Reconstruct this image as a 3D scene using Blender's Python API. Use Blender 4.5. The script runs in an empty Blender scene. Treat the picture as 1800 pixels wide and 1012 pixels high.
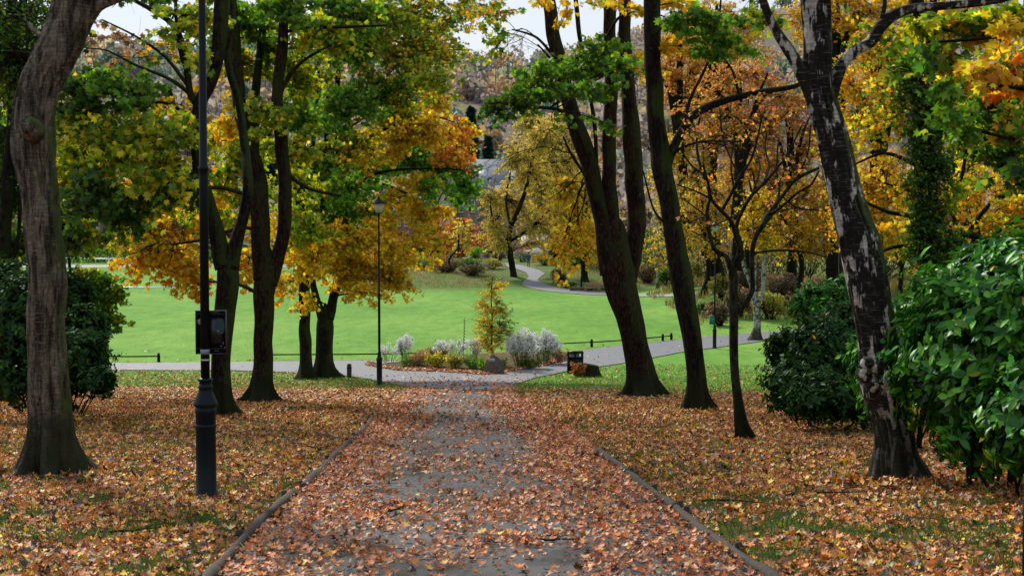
import bpy, math, random
import numpy as np
random.seed(7); rng = np.random.default_rng(11)
S = bpy.context.scene; COL = S.collection
PI = math.pi
# ------------------------------------------------------------------ camera
CAMZ = 6.4; FPX = 2500.0; PITCH = math.atan(106/2500)
cp, sp = math.cos(PITCH), math.sin(PITCH)
cam = bpy.data.cameras.new('camera'); co = bpy.data.objects.new('camera', cam); COL.objects.link(co)
co.location = (0, 0, CAMZ); co.rotation_euler = (PI/2-PITCH, 0, 0)
cam.lens = 50; cam.sensor_width = 36; cam.clip_end = 5000; cam.clip_start = .1
cam.dof.use_dof = True; cam.dof.focus_distance = 34; cam.dof.aperture_fstop = 5.0
S.camera = co

def ray(px, py):
    a = (px-900)/FPX; b = (506-py)/FPX
    d = np.array([a, cp + b*sp, -sp + b*cp]); return d/d[1]
def P(px, py, Y):
    return np.array([0, 0, CAMZ]) + ray(px, py)*Y

# ------------------------------------------------------------------ noise
def _h(i, j, k, s):
    n = (i*374761393 + j*668265263 + k*2147483647 + s*144665) & 0xffffffff
    n = ((n ^ (n >> 13))*1274126177) & 0xffffffff
    return ((n ^ (n >> 16)) & 0xffff)/65535.0
def vn(x, y, z=0, s=0):
    x, y, z = np.broadcast_arrays(np.asarray(x, float), np.asarray(y, float), np.asarray(z, float))
    xi, yi, zi = [np.floor(v).astype(np.int64) for v in (x, y, z)]
    xf, yf, zf = x-xi, y-yi, z-zi
    u, v, w = [f*f*(3-2*f) for f in (xf, yf, zf)]
    r = 0
    for a in (0, 1):
        for b in (0, 1):
            for c in (0, 1):
                r = r + _h(xi+a, yi+b, zi+c, s)*np.where(a, u, 1-u)*np.where(b, v, 1-v)*np.where(c, w, 1-w)
    return r
def fbm(x, y, z=0, s=0, o=3):
    r = 0; a = .5; t = 0
    for k in range(o):
        r = r + a*vn(np.asarray(x)*2**k, np.asarray(y)*2**k, np.asarray(z)*2**k, s+k); t += a; a *= .5
    return r/t
def sst(a, b, x):
    t = np.clip((np.asarray(x, float)-a)/(b-a), 0, 1); return t*t*(3-2*t)

# ------------------------------------------------------------------ terrain
def base_z(X, Y):
    X = np.asarray(X, float); Y = np.asarray(Y, float)
    s = 2.5
    z = .08*s*np.logaddexp(0, (60-Y)/s)
    edge = 143 + 95*sst(-14, -34, X) - 26*sst(20, 45, X)
    t = Y-edge
    z = z + np.where(t > 0, .0, 0) + .12*2*np.logaddexp(0, t/2) - .12*8*np.logaddexp(0, (t-20)/8) + .0*Y
    z = z + .25*15*np.logaddexp(0, (Y-290)/15)*1.0 - .25*60*np.logaddexp(0, (Y-(620+60*sst(-60, 150, X)+160*sst(0, 160, X)))/60)
    z = z + np.where(Y > 250, (fbm(X/90, Y/90, 0, 5)-.5)*22*sst(300, 500, Y), 0)
    # bank beyond the path on the right
    z = z + 1.6*sst(86, 104, Y)*sst(10, 17, X)*(1-sst(125, 150, Y))
    return z
_pl = [(380,1012),(430,960),(515,880),(560,835),(620,780),(650,740),(690,710),(715,690),(706,679),(640,664)]
_pr = [(1335,1012),(1230,940),(1150,875),(1100,840),(1045,795),(1000,760),(950,725),(910,700),(898,685),(905,673),(960,660)]
_GY = np.concatenate([np.arange(4, 120, .05), np.arange(120, 900, .5)])
def G(px, py, lift=0):
    d = ray(px, py); X = d[0]*_GY; Z = CAMZ + d[2]*_GY
    t = base_z(X, _GY)+lift; i = np.argmax(Z < t)
    Y = _GY[i]; return np.array([d[0]*Y, Y, float(base_z(d[0]*Y, Y))])
PL = np.array([G(*p) for p in _pl]); PR = np.array([G(*p) for p in _pr])
def pxl(Y): return np.interp(Y, PL[:8, 1], PL[:8, 0], left=None)
def pxr(Y): return np.interp(Y, PR[:9, 1], PR[:9, 0])
def pxl2(Y):
    Y = np.asarray(Y, float); m = (PL[2,0]-PL[0,0])/(PL[2,1]-PL[0,1])
    return np.where(Y < PL[0,1], PL[0,0]+(Y-PL[0,1])*m*.5, pxl(Y))
def pxr2(Y):
    Y = np.asarray(Y, float)
    return np.where(Y < PR[0,1], PR[0,0]+(Y-PR[0,1])*-.02, pxr(Y))
def outside(X, Y):   # metres outside the main path's edges
    return np.maximum(pxl2(Y)-X, X-pxr2(Y))
def gz(X, Y):
    X = np.asarray(X, float); Y = np.asarray(Y, float)
    z = base_z(X, Y); o = outside(X, Y); m = sst(.05, .5, o)*(1-sst(40, 50, Y))
    z = z + m*(.05 + .10*(fbm(X/1.7, Y/1.7, 0, 3)-.5))
    m2 = sst(48, 56, Y)*0
    return z

# ------------------------------------------------------------------ mesh builder
class MB:
    def __init__(s): s.V = []; s.F = []; s.C = []; s.n = 0
    def add(s, V, faces, col=None):
        V = np.asarray(V, float).reshape(-1, 3); s.V.append(V)
        if not isinstance(faces, list) or (len(faces) and not isinstance(faces[0], np.ndarray)): faces = [np.asarray(f).reshape(1, -1) for f in faces] if isinstance(faces, list) else [faces]
        for f in faces: s.F.append(f.astype(np.int64)+s.n)
        if col is None: c = np.ones((len(V), 4))
        else:
            col = np.asarray(col, float)
            c = np.ones((len(V), 4)); c[:, :3] = col if col.ndim == 2 else col[None, :3]
        s.C.append(c); s.n += len(V)
    def box(s, c, d, col=None, rz=0, rx=0, taper=1):
        x, y, z = np.array(d)/2
        v = np.array([[-x,-y,-z],[x,-y,-z],[x,y,-z],[-x,y,-z],[-x*taper,-y*taper,z],[x*taper,-y*taper,z],[x*taper,y*taper,z],[-x*taper,y*taper,z]])
        if rx: v = v @ np.array([[1,0,0],[0,math.cos(rx),math.sin(rx)],[0,-math.sin(rx),math.cos(rx)]])
        if rz: v = v @ np.array([[math.cos(rz),math.sin(rz),0],[-math.sin(rz),math.cos(rz),0],[0,0,1]])
        s.add(v+np.array(c), np.array([[0,3,2,1],[4,5,6,7],[0,1,5,4],[1,2,6,5],[2,3,7,6],[3,0,4,7]]), col)
    def lathe(s, prof, c=(0,0,0), n=20, col=None, sx=1, sy=1):
        a = np.arange(n)*2*PI/n; V = []
        for r, z in prof: V.append(np.stack([np.cos(a)*r*sx, np.sin(a)*r*sy, np.full(n, z)], 1))
        V = np.concatenate(V)+np.array(c); m = len(prof)
        i = np.arange(m-1)[:, None]*n; j = np.arange(n)[None]; k = (j+1) % n
        q = np.stack([i+j, i+k, i+n+k, i+n+j], -1).reshape(-1, 4)
        s.add(V, [q, np.arange(n)[::-1].reshape(1, -1), (np.arange(n)+(m-1)*n).reshape(1, -1)], col)
    def tube(s, pts, rad, n=6, col=None, disp=None, cap=True):
        pts = np.asarray(pts, float); rad = np.broadcast_to(np.asarray(rad, float), (len(pts),))
        T = np.gradient(pts, axis=0); T /= np.linalg.norm(T, axis=1)[:, None]+1e-9
        ref = np.array([0, 1., 0]) if abs(T[0, 1]) < .9 else np.array([1., 0, 0])
        U = ref - (T @ ref)[:, None]*T; U /= np.linalg.norm(U, axis=1)[:, None]+1e-9
        W = np.cross(T, U); a = np.arange(n)*2*PI/n
        R = rad[:, None]*np.ones(n)[None]
        if disp is not None: R = R*disp(pts, a)
        V = pts[:, None]+R[..., None]*(np.cos(a)[None, :, None]*U[:, None]+np.sin(a)[None, :, None]*W[:, None])
        m = len(pts); i = np.arange(m-1)[:, None]*n; j = np.arange(n)[None]; k = (j+1) % n
        q = np.stack([i+j, i+k, i+n+k, i+n+j], -1).reshape(-1, 4)
        F = [q]
        if cap: F += [np.arange(n)[::-1].reshape(1, -1), (np.arange(n)+(m-1)*n).reshape(1, -1)]
        s.add(V.reshape(-1, 3), F, col)
    def tubes(s, A, R, n=3):          # A (T,m,3), R (T,m): many thin twigs at once
        A = np.asarray(A, float); R = np.asarray(R, float); T, m, _ = A.shape
        if T == 0: return
        D = A[:, -1]-A[:, 0]; D /= np.linalg.norm(D, axis=1)[:, None]+1e-9
        ref = np.where(np.abs(D[:, 2:3]) > .85, np.array([[1., 0, 0]]), np.array([[0, 0, 1.]]))
        U = np.cross(D, ref); U /= np.linalg.norm(U, axis=1)[:, None]+1e-9; W = np.cross(D, U)
        a = np.arange(n)*2*PI/n
        V = A[:, :, None]+R[:, :, None, None]*(np.cos(a)[None, None, :, None]*U[:, None, None]+np.sin(a)[None, None, :, None]*W[:, None, None])
        i = np.arange(m-1)[:, None]*n; j = np.arange(n)[None]; k = (j+1) % n
        q = np.stack([i+j, i+k, i+n+k, i+n+j], -1).reshape(-1, 4)
        F = (q[None]+(np.arange(T)*m*n)[:, None, None]).reshape(-1, 4)
        s.add(V.reshape(-1, 3), F)
    def cards(s, tmpl, pos, N, D, size, col):   # leaf shapes: template (verts, faces), normal N, tip direction D
        tv, tf = tmpl; n = len(pos)
        if n == 0: return
        N = N/(np.linalg.norm(N, axis=1)[:, None]+1e-9)
        D = D-(D*N).sum(1)[:, None]*N; D /= np.linalg.norm(D, axis=1)[:, None]+1e-9
        X = np.cross(D, N)
        size = np.broadcast_to(size, (n,))[:, None, None]
        V = pos[:, None]+size*(tv[None, :, 0:1]*X[:, None]+tv[None, :, 1:2]*D[:, None]+tv[None, :, 2:3]*N[:, None])
        k = len(tv)
        F = [(f[None]+(np.arange(n)*k)[:, None, None]).reshape(-1, f.shape[1]) for f in tf]
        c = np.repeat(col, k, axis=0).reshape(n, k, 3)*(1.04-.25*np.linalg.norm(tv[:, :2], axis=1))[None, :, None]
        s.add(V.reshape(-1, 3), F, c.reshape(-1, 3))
    def data(s, name, mat, smooth=False, off=(0,0,0)):
        me = bpy.data.meshes.new(name)
        V = np.concatenate(s.V)-np.asarray(off); C = np.concatenate(s.C)
        tot = np.concatenate([np.full(len(f), f.shape[1]) for f in s.F]); L = np.concatenate([f.ravel() for f in s.F])
        me.vertices.add(len(V)); me.vertices.foreach_set('co', V.astype(np.float32).ravel())
        me.loops.add(len(L)); me.loops.foreach_set('vertex_index', L.astype(np.int32))
        me.polygons.add(len(tot)); st = np.concatenate([[0], np.cumsum(tot)[:-1]])
        me.polygons.foreach_set('loop_start', st.astype(np.int32))
        if smooth: me.polygons.foreach_set('use_smooth', np.ones(len(tot), bool))
        a = me.color_attributes.new('Col', 'FLOAT_COLOR', 'POINT'); a.data.foreach_set('color', C.astype(np.float32).ravel())
        me.update(calc_edges=True); me.materials.append(mat); return me
    def obj(s, name, mat, parent=None, smooth=False, local=False):
        r = parent
        off = np.zeros(3)
        if parent is not None and not local:
            while r is not None: off += np.array(r.location); r = r.parent
        o = bpy.data.objects.new(name, s.data(name, mat, smooth, off)); COL.objects.link(o); o.parent = parent; return o

def tag(o, label=None, cat=None, group=None, kind=None):
    for k, v in (('label', label), ('category', cat), ('group', group), ('kind', kind)):
        if v: o[k] = v
    return o
def thing(name, label, cat, loc=(0,0,0), group=None):
    o = bpy.data.objects.new(name, None); COL.objects.link(o); o.location = [float(v) for v in loc]; o.empty_display_size = .3
    return tag(o, label, cat, group)
def dup(root, loc, label, group=None):
    def cp_(o, par):
        c = o.copy(); COL.objects.link(c); c.parent = par
        for ch in o.children: cp_(ch, c)
        return c
    r = cp_(root, None); r.location = [float(v) for v in loc]; r['label'] = label
    if group: r['group'] = group
    return r

# ------------------------------------------------------------------ materials
def M(name): 
    m = bpy.data.materials.new(name); m.use_nodes = True; nt = m.node_tree; nt.nodes.clear()
    return m, nt, nt.nodes.new('ShaderNodeOutputMaterial')
def N(nt, t, **kw):
    n = nt.nodes.new(t)
    for k, v in kw.items():
        if k.startswith('i_'):
            k = k[2:].replace('_', ' '); n.inputs[int(k) if k.isdigit() else k].default_value = v
        else: setattr(n, k, v)
    return n
def noise(nt, scale, detail=4, rough=.55, vec=None, stretch=None):
    n = N(nt, 'ShaderNodeTexNoise'); n.inputs['Scale'].default_value = scale; n.inputs['Detail'].default_value = detail; n.inputs['Roughness'].default_value = rough
    if vec is None: vec = N(nt, 'ShaderNodeTexCoord').outputs['Object']
    if stretch:
        mp = N(nt, 'ShaderNodeMapping'); mp.inputs['Scale'].default_value = stretch; nt.links.new(vec, mp.inputs['Vector']); vec = mp.outputs['Vector']
    nt.links.new(vec, n.inputs['Vector']); return n.outputs['Fac']
def ramp(nt, fac, stops, interp='LINEAR'):
    r = N(nt, 'ShaderNodeValToRGB'); r.color_ramp.interpolation = interp; e = r.color_ramp.elements
    while len(e) < len(stops): e.new(.5)
    for el, (p, c) in zip(e, stops):
        el.position = p; el.color = (*(c if hasattr(c, '__len__') else (c, c, c)), 1)
    nt.links.new(fac, r.inputs['Fac']); return r.outputs['Color']
def mix(nt, f, a, b, mode='MIX'):
    m = N(nt, 'ShaderNodeMix'); m.data_type = 'RGBA'; m.blend_type = mode
    for s, v in ((0, f), (6, a), (7, b)):
        if hasattr(v, 'is_linked') or hasattr(v, 'links'): nt.links.new(v, m.inputs[s])
        else: m.inputs[s].default_value = v if s == 0 else (*v, 1) if len(v) == 3 else v
    return m.outputs[2]
def pbsdf(nt, out, col=None, rough=.7, bump=None, bs=.3, dist=.02, spec=.3, metal=0):
    p = N(nt, 'ShaderNodeBsdfPrincipled')
    p.inputs['Metallic'].default_value = metal; p.inputs['Specular IOR Level'].default_value = spec
    if hasattr(col, 'links'): nt.links.new(col, p.inputs['Base Color'])
    else: p.inputs['Base Color'].default_value = (*col, 1)
    if hasattr(rough, 'links'): nt.links.new(rough, p.inputs['Roughness'])
    else: p.inputs['Roughness'].default_value = rough
    if bump is not None:
        b = N(nt, 'ShaderNodeBump'); b.inputs['Strength'].default_value = bs; b.inputs['Distance'].default_value = dist
        nt.links.new(bump, b.inputs['Height']); nt.links.new(b.outputs['Normal'], p.inputs['Normal'])
    nt.links.new(p.outputs[0], out.inputs[0]); return p
def attr(nt): return N(nt, 'ShaderNodeAttribute', attribute_name='Col').outputs['Color']
def leaf_mat(name, trans=.4, gloss=.06, rough=.45, tint=(1.0, .95, .6)):
    m, nt, o = M(name); c = attr(nt)
    d = N(nt, 'ShaderNodeBsdfDiffuse'); t = N(nt, 'ShaderNodeBsdfTranslucent'); g = N(nt, 'ShaderNodeBsdfGlossy'); g.inputs['Roughness'].default_value = rough
    g.inputs['Color'].default_value = (.9, .95, 1, 1)
    tc = mix(nt, 1.0, c, tint, 'MULTIPLY')
    nt.links.new(c, d.inputs['Color']); nt.links.new(tc, t.inputs['Color'])
    a = N(nt, 'ShaderNodeMixShader'); a.inputs[0].default_value = trans; nt.links.new(d.outputs[0], a.inputs[1]); nt.links.new(t.outputs[0], a.inputs[2])
    b = N(nt, 'ShaderNodeMixShader'); b.inputs[0].default_value = gloss; nt.links.new(a.outputs[0], b.inputs[1]); nt.links.new(g.outputs[0], b.inputs[2])
    nt.links.new(b.outputs[0], o.inputs[0]); return m
def vcol_mat(name, rough=.7, spec=.3, bumpscale=None, metal=0):
    m, nt, o = M(name); c = attr(nt)
    n = noise(nt, 14, 4); c2 = mix(nt, .35, c, ramp(nt, n, [(.3, .35), (.7, 1.0)]), 'MULTIPLY')
    pbsdf(nt, o, c2, rough, noise(nt, bumpscale, 4) if bumpscale else None, .4, .01, spec, metal); return m
def bark_mat(name, dark, light, moss, mossamt=.5, ridge=(9, 9, 2.2)):
    m, nt, o = M(name)
    n1 = noise(nt, 3.0, 8, .65, stretch=ridge); n2 = noise(nt, 1.1, 3); n3 = noise(nt, 7, 6, .75)
    c = ramp(nt, n1, [(.38, [v*.25 for v in dark]), (.5, [v*.8 for v in dark]), (.62, [v*.85 for v in light])])
    geo = N(nt, 'ShaderNodeNewGeometry'); sx = N(nt, 'ShaderNodeSeparateXYZ'); nt.links.new(geo.outputs['Normal'], sx.inputs[0])
    ad = N(nt, 'ShaderNodeMath', operation='MULTIPLY_ADD'); nt.links.new(sx.outputs[0], ad.inputs[0]); ad.inputs[1].default_value = .22; nt.links.new(n2, ad.inputs[2])
    ad2 = N(nt, 'ShaderNodeMath', operation='MULTIPLY_ADD'); nt.links.new(sx.outputs[2], ad2.inputs[0]); ad2.inputs[1].default_value = .3; nt.links.new(ad.outputs[0], ad2.inputs[2])
    ad3 = N(nt, 'ShaderNodeMath', operation='MULTIPLY_ADD'); nt.links.new(n3, ad3.inputs[0]); ad3.inputs[1].default_value = .5; nt.links.new(ad2.outputs[0], ad3.inputs[2])
    mf = ramp(nt, ad3.outputs[0], [(.76, 0), (.92, mossamt)])
    lich = ramp(nt, noise(nt, 9, 3), [(.66, 0), (.72, .5)])
    c = mix(nt, .75, c, ramp(nt, noise(nt, 1.0, 4, .6, stretch=(2.5, 2.5, .7)), [(.35, (.45, .45, .5)), (.62, (1.25, 1.15, 1.05))]), 'MULTIPLY')
    c = mix(nt, lich, c, (.11, .12, .085))
    c = mix(nt, mf, c, moss)
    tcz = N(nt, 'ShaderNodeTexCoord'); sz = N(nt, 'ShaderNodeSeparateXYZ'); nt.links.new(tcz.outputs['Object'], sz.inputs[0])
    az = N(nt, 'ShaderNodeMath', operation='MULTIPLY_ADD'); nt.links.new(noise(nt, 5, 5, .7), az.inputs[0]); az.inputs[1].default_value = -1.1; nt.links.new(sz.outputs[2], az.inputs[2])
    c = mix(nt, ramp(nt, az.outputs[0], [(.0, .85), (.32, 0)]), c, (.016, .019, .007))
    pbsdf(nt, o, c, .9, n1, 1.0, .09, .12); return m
def birch_mat(name, whiteness, wcol, dcol, soft=.012, sc=(7, 7, 2.3)):
    m, nt, o = M(name)
    pat = noise(nt, 1.0, 5, .6, stretch=sc); lines = noise(nt, 1.0, 4, .7, stretch=(5, 5, 48)); fine = noise(nt, 5, 7, .7, stretch=(6, 6, 1.4))
    w = ramp(nt, lines, [(.34, [v*.45 for v in wcol]), (.5, wcol), (.7, [min(1, v*1.25) for v in wcol])])
    d = ramp(nt, fine, [(.35, [v*.3 for v in dcol]), (.6, dcol), (.75, [v*2 for v in dcol])])
    k = ramp(nt, pat, [(1-whiteness-soft, 0), (1-whiteness+soft, 1)])
    c = mix(nt, k, d, w)
    dash = ramp(nt, noise(nt, 1.0, 3, .6, stretch=(6, 6, 75)), [(.58, 0), (.64, .55 if soft > .02 else .12)]); c = mix(nt, dash, c, [min(.8, v*1.9) for v in wcol])
    crk = ramp(nt, noise(nt, 1.0, 5, .65, stretch=(12, 12, 1.6)), [(.46, 0), (.495, .85 if soft > .02 else .3), (.53, 0)]); c = mix(nt, crk, c, [v*.3 for v in dcol])
    c = mix(nt, .6, c, ramp(nt, noise(nt, 26, 5, .75), [(.35, .35), (.65, 1.35)]), 'MULTIPLY')
    geo = N(nt, 'ShaderNodeNewGeometry'); sx = N(nt, 'ShaderNodeSeparateXYZ'); nt.links.new(geo.outputs['Normal'], sx.inputs[0])
    ad = N(nt, 'ShaderNodeMath', operation='MULTIPLY_ADD'); nt.links.new(sx.outputs[0], ad.inputs[0]); ad.inputs[1].default_value = .3; nt.links.new(noise(nt, 3.2, 7, .8), ad.inputs[2])
    ad2 = N(nt, 'ShaderNodeMath', operation='MULTIPLY_ADD'); nt.links.new(sx.outputs[2], ad2.inputs[0]); ad2.inputs[1].default_value = .35; nt.links.new(ad.outputs[0], ad2.inputs[2])
    c = mix(nt, ramp(nt, ad2.outputs[0], [(.70, 0), (.80, .85)]), c, (.05, .075, .012))
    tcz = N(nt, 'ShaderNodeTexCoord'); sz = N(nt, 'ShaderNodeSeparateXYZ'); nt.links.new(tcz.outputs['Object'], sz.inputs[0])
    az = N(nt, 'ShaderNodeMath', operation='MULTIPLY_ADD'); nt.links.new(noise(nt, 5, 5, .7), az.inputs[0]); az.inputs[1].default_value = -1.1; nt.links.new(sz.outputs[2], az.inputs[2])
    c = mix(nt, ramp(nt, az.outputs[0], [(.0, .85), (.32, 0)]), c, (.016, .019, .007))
    h = mix(nt, .75, fine, k); h = mix(nt, .25, h, lines)
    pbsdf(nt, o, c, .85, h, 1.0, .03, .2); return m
def plain(name, col, rough=.6, spec=.4, metal=0, var=.25, scale=20, bs=.15):
    m, nt, o = M(name); n = noise(nt, scale, 5)
    c = mix(nt, var, col, ramp(nt, n, [(.3, .2), (.7, 1.3)]), 'MULTIPLY')
    pbsdf(nt, o, c, rough, n, bs, .005, spec, metal); return m

MAT = {}
MAT['leaf'] = leaf_mat('maple_leaf', .62, .015)
MAT['petal'] = leaf_mat('white_petal', .3, .01, tint=(1, 1, 1))
MAT['laurel'] = leaf_mat('laurel_leaf', .22, .022, .35)
MAT['rhodo'] = leaf_mat('rhododendron_leaf', .18, .012, .4)
MAT['litter'] = leaf_mat('fallen_leaf', .15, .04, .5)
MAT['grass'] = leaf_mat('grass_blade', .35, .03)
MAT['bark'] = bark_mat('brown_bark', (.017, .013, .009), (.05, .036, .024), (.04, .065, .010), .7)
MAT['bark_red'] = bark_mat('red_brown_bark', (.026, .015, .010), (.078, .046, .029), (.04, .06, .012), .5)
MAT['bark_dark'] = bark_mat('dark_bark', (.014, .011, .009), (.038, .031, .022), (.025, .045, .009), .6)
MAT['bark_grey'] = bark_mat('grey_bark', (.028, .026, .018), (.07, .062, .042), (.03, .05, .012), .6)
MAT['birch'] = birch_mat('fissured_birch_bark', .452, (.46, .42, .37), (.018, .013, .010), .015, (8, 8, 3.2))
MAT['birch_old'] = birch_mat('banded_birch_bark', .54, (.155, .125, .092), (.035, .026, .017), .06, (11, 11, 1.3))
MAT['birch_white'] = birch_mat('white_birch_bark', .54, (.42, .40, .37), (.05, .04, .03), .03, (5, 5, 6))
MAT['iron'] = plain('painted_iron', (.003, .005, .007), .45, .18, 0, .5, 30)
MAT['iron_blue'] = plain('blue_black_paint', (.002, .009, .013), .38, .18, 0, .5, 30)
MAT['v'] = vcol_mat('painted_surface'); MAT['vs'] = vcol_mat('satin_surface', .4, .5)
MAT['cloth'] = vcol_mat('cloth', .9, .1)
MAT['wood'] = plain('weathered_wood', (.06, .05, .04), .85, .2, 0, .5, 12, .4)
MAT['teak'] = plain('teak', (.42, .24, .14), .7, .3, 0, .3, 12)
MAT['white'] = plain('white_paint', (.8, .8, .8), .4, .5, 0, .1)
MAT['stone'] = plain('stone', (.16, .13, .095), .9, .2, 0, .6, 6, .8)
def glassm():
    m, nt, o = M('lantern_glass'); p = pbsdf(nt, o, (.8, .78, .74), .25); p.inputs['Transmission Weight'].default_value = .35; return m
MAT['glass'] = glassm()
def winm():
    m, nt, o = M('window_glass'); pbsdf(nt, o, ramp(nt, noise(nt, .8, 2), [(.3, (.02, .025, .03)), (.7, (.12, .14, .16))]), .08, spec=.8); return m
MAT['window'] = winm()
def wallm(name, a, b, mortar, sc=3.0):
    m, nt, o = M(name); br = N(nt, 'ShaderNodeTexBrick'); br.inputs['Scale'].default_value = sc
    tc = N(nt, 'ShaderNodeTexCoord'); mp = N(nt, 'ShaderNodeMapping'); mp.inputs['Rotation'].default_value = (PI/2, 0, 0)
    nt.links.new(tc.outputs['Object'], mp.inputs[0]); nt.links.new(mp.outputs[0], br.inputs[0])
    for k, v in (('Color1', a), ('Color2', b), ('Mortar', mortar)): br.inputs[k].default_value = (*v, 1)
    c = mix(nt, .5, br.outputs['Color'], ramp(nt, noise(nt, 1.2, 4), [(.3, .5), (.7, 1.2)]), 'MULTIPLY')
    pbsdf(nt, o, c, .9, br.outputs['Fac'], .3, .01, .15); return m
MAT['brick'] = wallm('red_brick', (.30, .10, .08), (.36, .14, .10), (.25, .2, .17))
MAT['stonewall'] = wallm('sandstone_wall', (.33, .28, .21), (.26, .23, .18), (.2, .18, .15), 1.6)
MAT['render'] = plain('cream_render', (.62, .52, .42), .9, .1, 0, .25, 2)
MAT['whiterender'] = plain('white_render', (.75, .76, .78), .9, .1, 0, .15, 2)
def slatem():
    m, nt, o = M('slate'); br = N(nt, 'ShaderNodeTexBrick'); br.inputs['Scale'].default_value = 3
    tc = N(nt, 'ShaderNodeTexCoord'); nt.links.new(tc.outputs['Object'], br.inputs[0])
    for k, v in (('Color1', (.17, .19, .22)), ('Color2', (.22, .24, .28)), ('Mortar', (.1, .11, .13))): br.inputs[k].default_value = (*v, 1)
    pbsdf(nt, o, br.outputs['Color'], .6); return m
MAT['slate'] = slatem()

def asphalt(name, wet, base=.05):
    m, nt, o = M(name); big = noise(nt, .35, 3, stretch=(1, .35, 1)); mid = noise(nt, 2.2, 5, stretch=(1, .5, 1)); g = noise(nt, 130, 3, .8)
    c = ramp(nt, g, [(.3, [base*.5,base*.52,base*.6]), (.55, [base*.92, base, base*1.12]), (.78, [base*1.8,base*1.9,base*2.1])])
    c = mix(nt, ramp(nt, mid, [(.35, 0), (.65, .45)]), c, (base*1.2, base*1.27, base*1.45))
    r = ramp(nt, mid, [(.36, .2 if wet else .62), (.5, .48 if wet else .7), (.62, .72)])
    pbsdf(nt, o, c, r, mix(nt, .5, g, mid), .25, .008, .5); return m
MAT['path'] = asphalt('damp_asphalt', True, .023); MAT['path2'] = asphalt('pale_asphalt', False, .115)
MAT['path3'] = asphalt('far_asphalt', False, .15)

def groundm():
    m, nt, o = M('turf_and_leaf_mould')
    at = N(nt, 'ShaderNodeAttribute', attribute_name='Col'); se = N(nt, 'ShaderNodeSeparateColor'); nt.links.new(at.outputs['Color'], se.inputs[0])
    # lawn
    l1 = noise(nt, .09, 4, stretch=(1, .45, 1)); l2 = noise(nt, 1.1, 5, .7, stretch=(1, .3, 1)); l3 = noise(nt, 11, 6, .9, stretch=(1, .5, 1))
    lawn = ramp(nt, l1, [(.3, (.085, .225, .028)), (.5, (.13, .285, .042)), (.7, (.19, .33, .065))])
    lawn = mix(nt, .55, lawn, ramp(nt, l2, [(.34, (.58, .66, .5)), (.66, (1.32, 1.24, 1.3))]), 'MULTIPLY')
    lawn = mix(nt, .6, lawn, ramp(nt, l3, [(.35, (.4, .5, .35)), (.65, (1.5, 1.4, 1.5))]), 'MULTIPLY')
    yl = ramp(nt, noise(nt, .5, 6, .8, stretch=(1, .5, 1)), [(.58, 0), (.72, .35)]); lawn = mix(nt, yl, lawn, (.3, .3, .06))
    # leaf mould
    vo = N(nt, 'ShaderNodeTexVoronoi'); vo.inputs['Scale'].default_value = 9; nt.links.new(N(nt, 'ShaderNodeTexCoord').outputs['Object'], vo.inputs['Vector'])
    sv = N(nt, 'ShaderNodeSeparateColor'); nt.links.new(vo.outputs['Color'], sv.inputs[0])
    lit = ramp(nt, sv.outputs[0], [(0, (.05, .03, .015)), (.3, (.16, .075, .03)), (.55, (.32, .15, .05)), (.8, (.42, .2, .09)), (1, (.5, .33, .08))], 'CONSTANT')
    gr = ramp(nt, noise(nt, 1.3, 5, .7), [(.45, 0), (.6, .8)])
    lit = mix(nt, .55, lit, (.03, .018, .01)); lit = mix(nt, gr, lit, (.045, .075, .015))
    # wooded hill, mauve tint stands in for distance haze
    h1 = noise(nt, .018, 5, .6); hill = ramp(nt, h1, [(.3, (.12, .10, .10)), (.45, (.2, .155, .15)), (.55, (.17, .16, .10)), (.65, (.23, .24, .12)), (.75, (.3, .32, .16))])
    rough_ = ramp(nt, noise(nt, .6, 5, .7), [(.35, (.05, .12, .018)), (.5, (.09, .14, .03)), (.65, (.17, .12, .055))])
    c = mix(nt, se.outputs[0], lawn, lit); c = mix(nt, se.outputs[1], c, rough_); c = mix(nt, se.outputs[2], c, hill)
    pbsdf(nt, o, c, .95, l3, .5, .03, .1); return m
MAT['ground'] = groundm()

# ------------------------------------------------------------------ leaf templates
def fan(pts, zf):
    pts = np.array(pts); V = np.concatenate([[[0, .12, 0]], np.c_[pts, np.zeros(len(pts))]]); V[:, 2] = zf(V[:, 0], V[:, 1]); n = len(pts)
    F = np.array([[0, 1+i, 1+(i+1) % n] for i in range(n)]); return V, [F]
def polar(l):
    r = []
    for a, d in l: r.append((math.sin(math.radians(a))*d, math.cos(math.radians(a))*d))
    return r
_half = [(24, .38), (46, .62), (60, .42), (75, .36), (100, .52), (140, .25)]
MAPLE = fan(polar([(0, .72)]+_half+[(180, .16)]+[(-a, d) for a, d in _half[::-1]]), lambda x, y: -.55*np.abs(x)**1.5-.35*np.maximum(y, 0)**2)
MAPLE_CURL = fan(polar([(0, .62)]+_half+[(180, .16)]+[(-a, d) for a, d in _half[::-1]]), lambda x, y: .9*x*x+.35*y*y+.25*x*y)
CURL2 = fan(polar([(0, .7), (48, .3), (75, .45), (125, .28), (-100, .4), (-60, .3)]), lambda x, y: 1.3*x*x-.3*y*y+.5*x)
SIMPLE = fan(polar([(0, .66), (38, .34), (70, .56), (125, .3), (-125, .3), (-70, .5), (-38, .34)]), lambda x, y: -.5*np.abs(x)-.1*y)
KITE = (np.array([[0, -.5, 0], [.36, 0, -.08], [0, .5, 0], [-.36, 0, -.08]]), [np.array([[0, 1, 2, 3]])])
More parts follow.
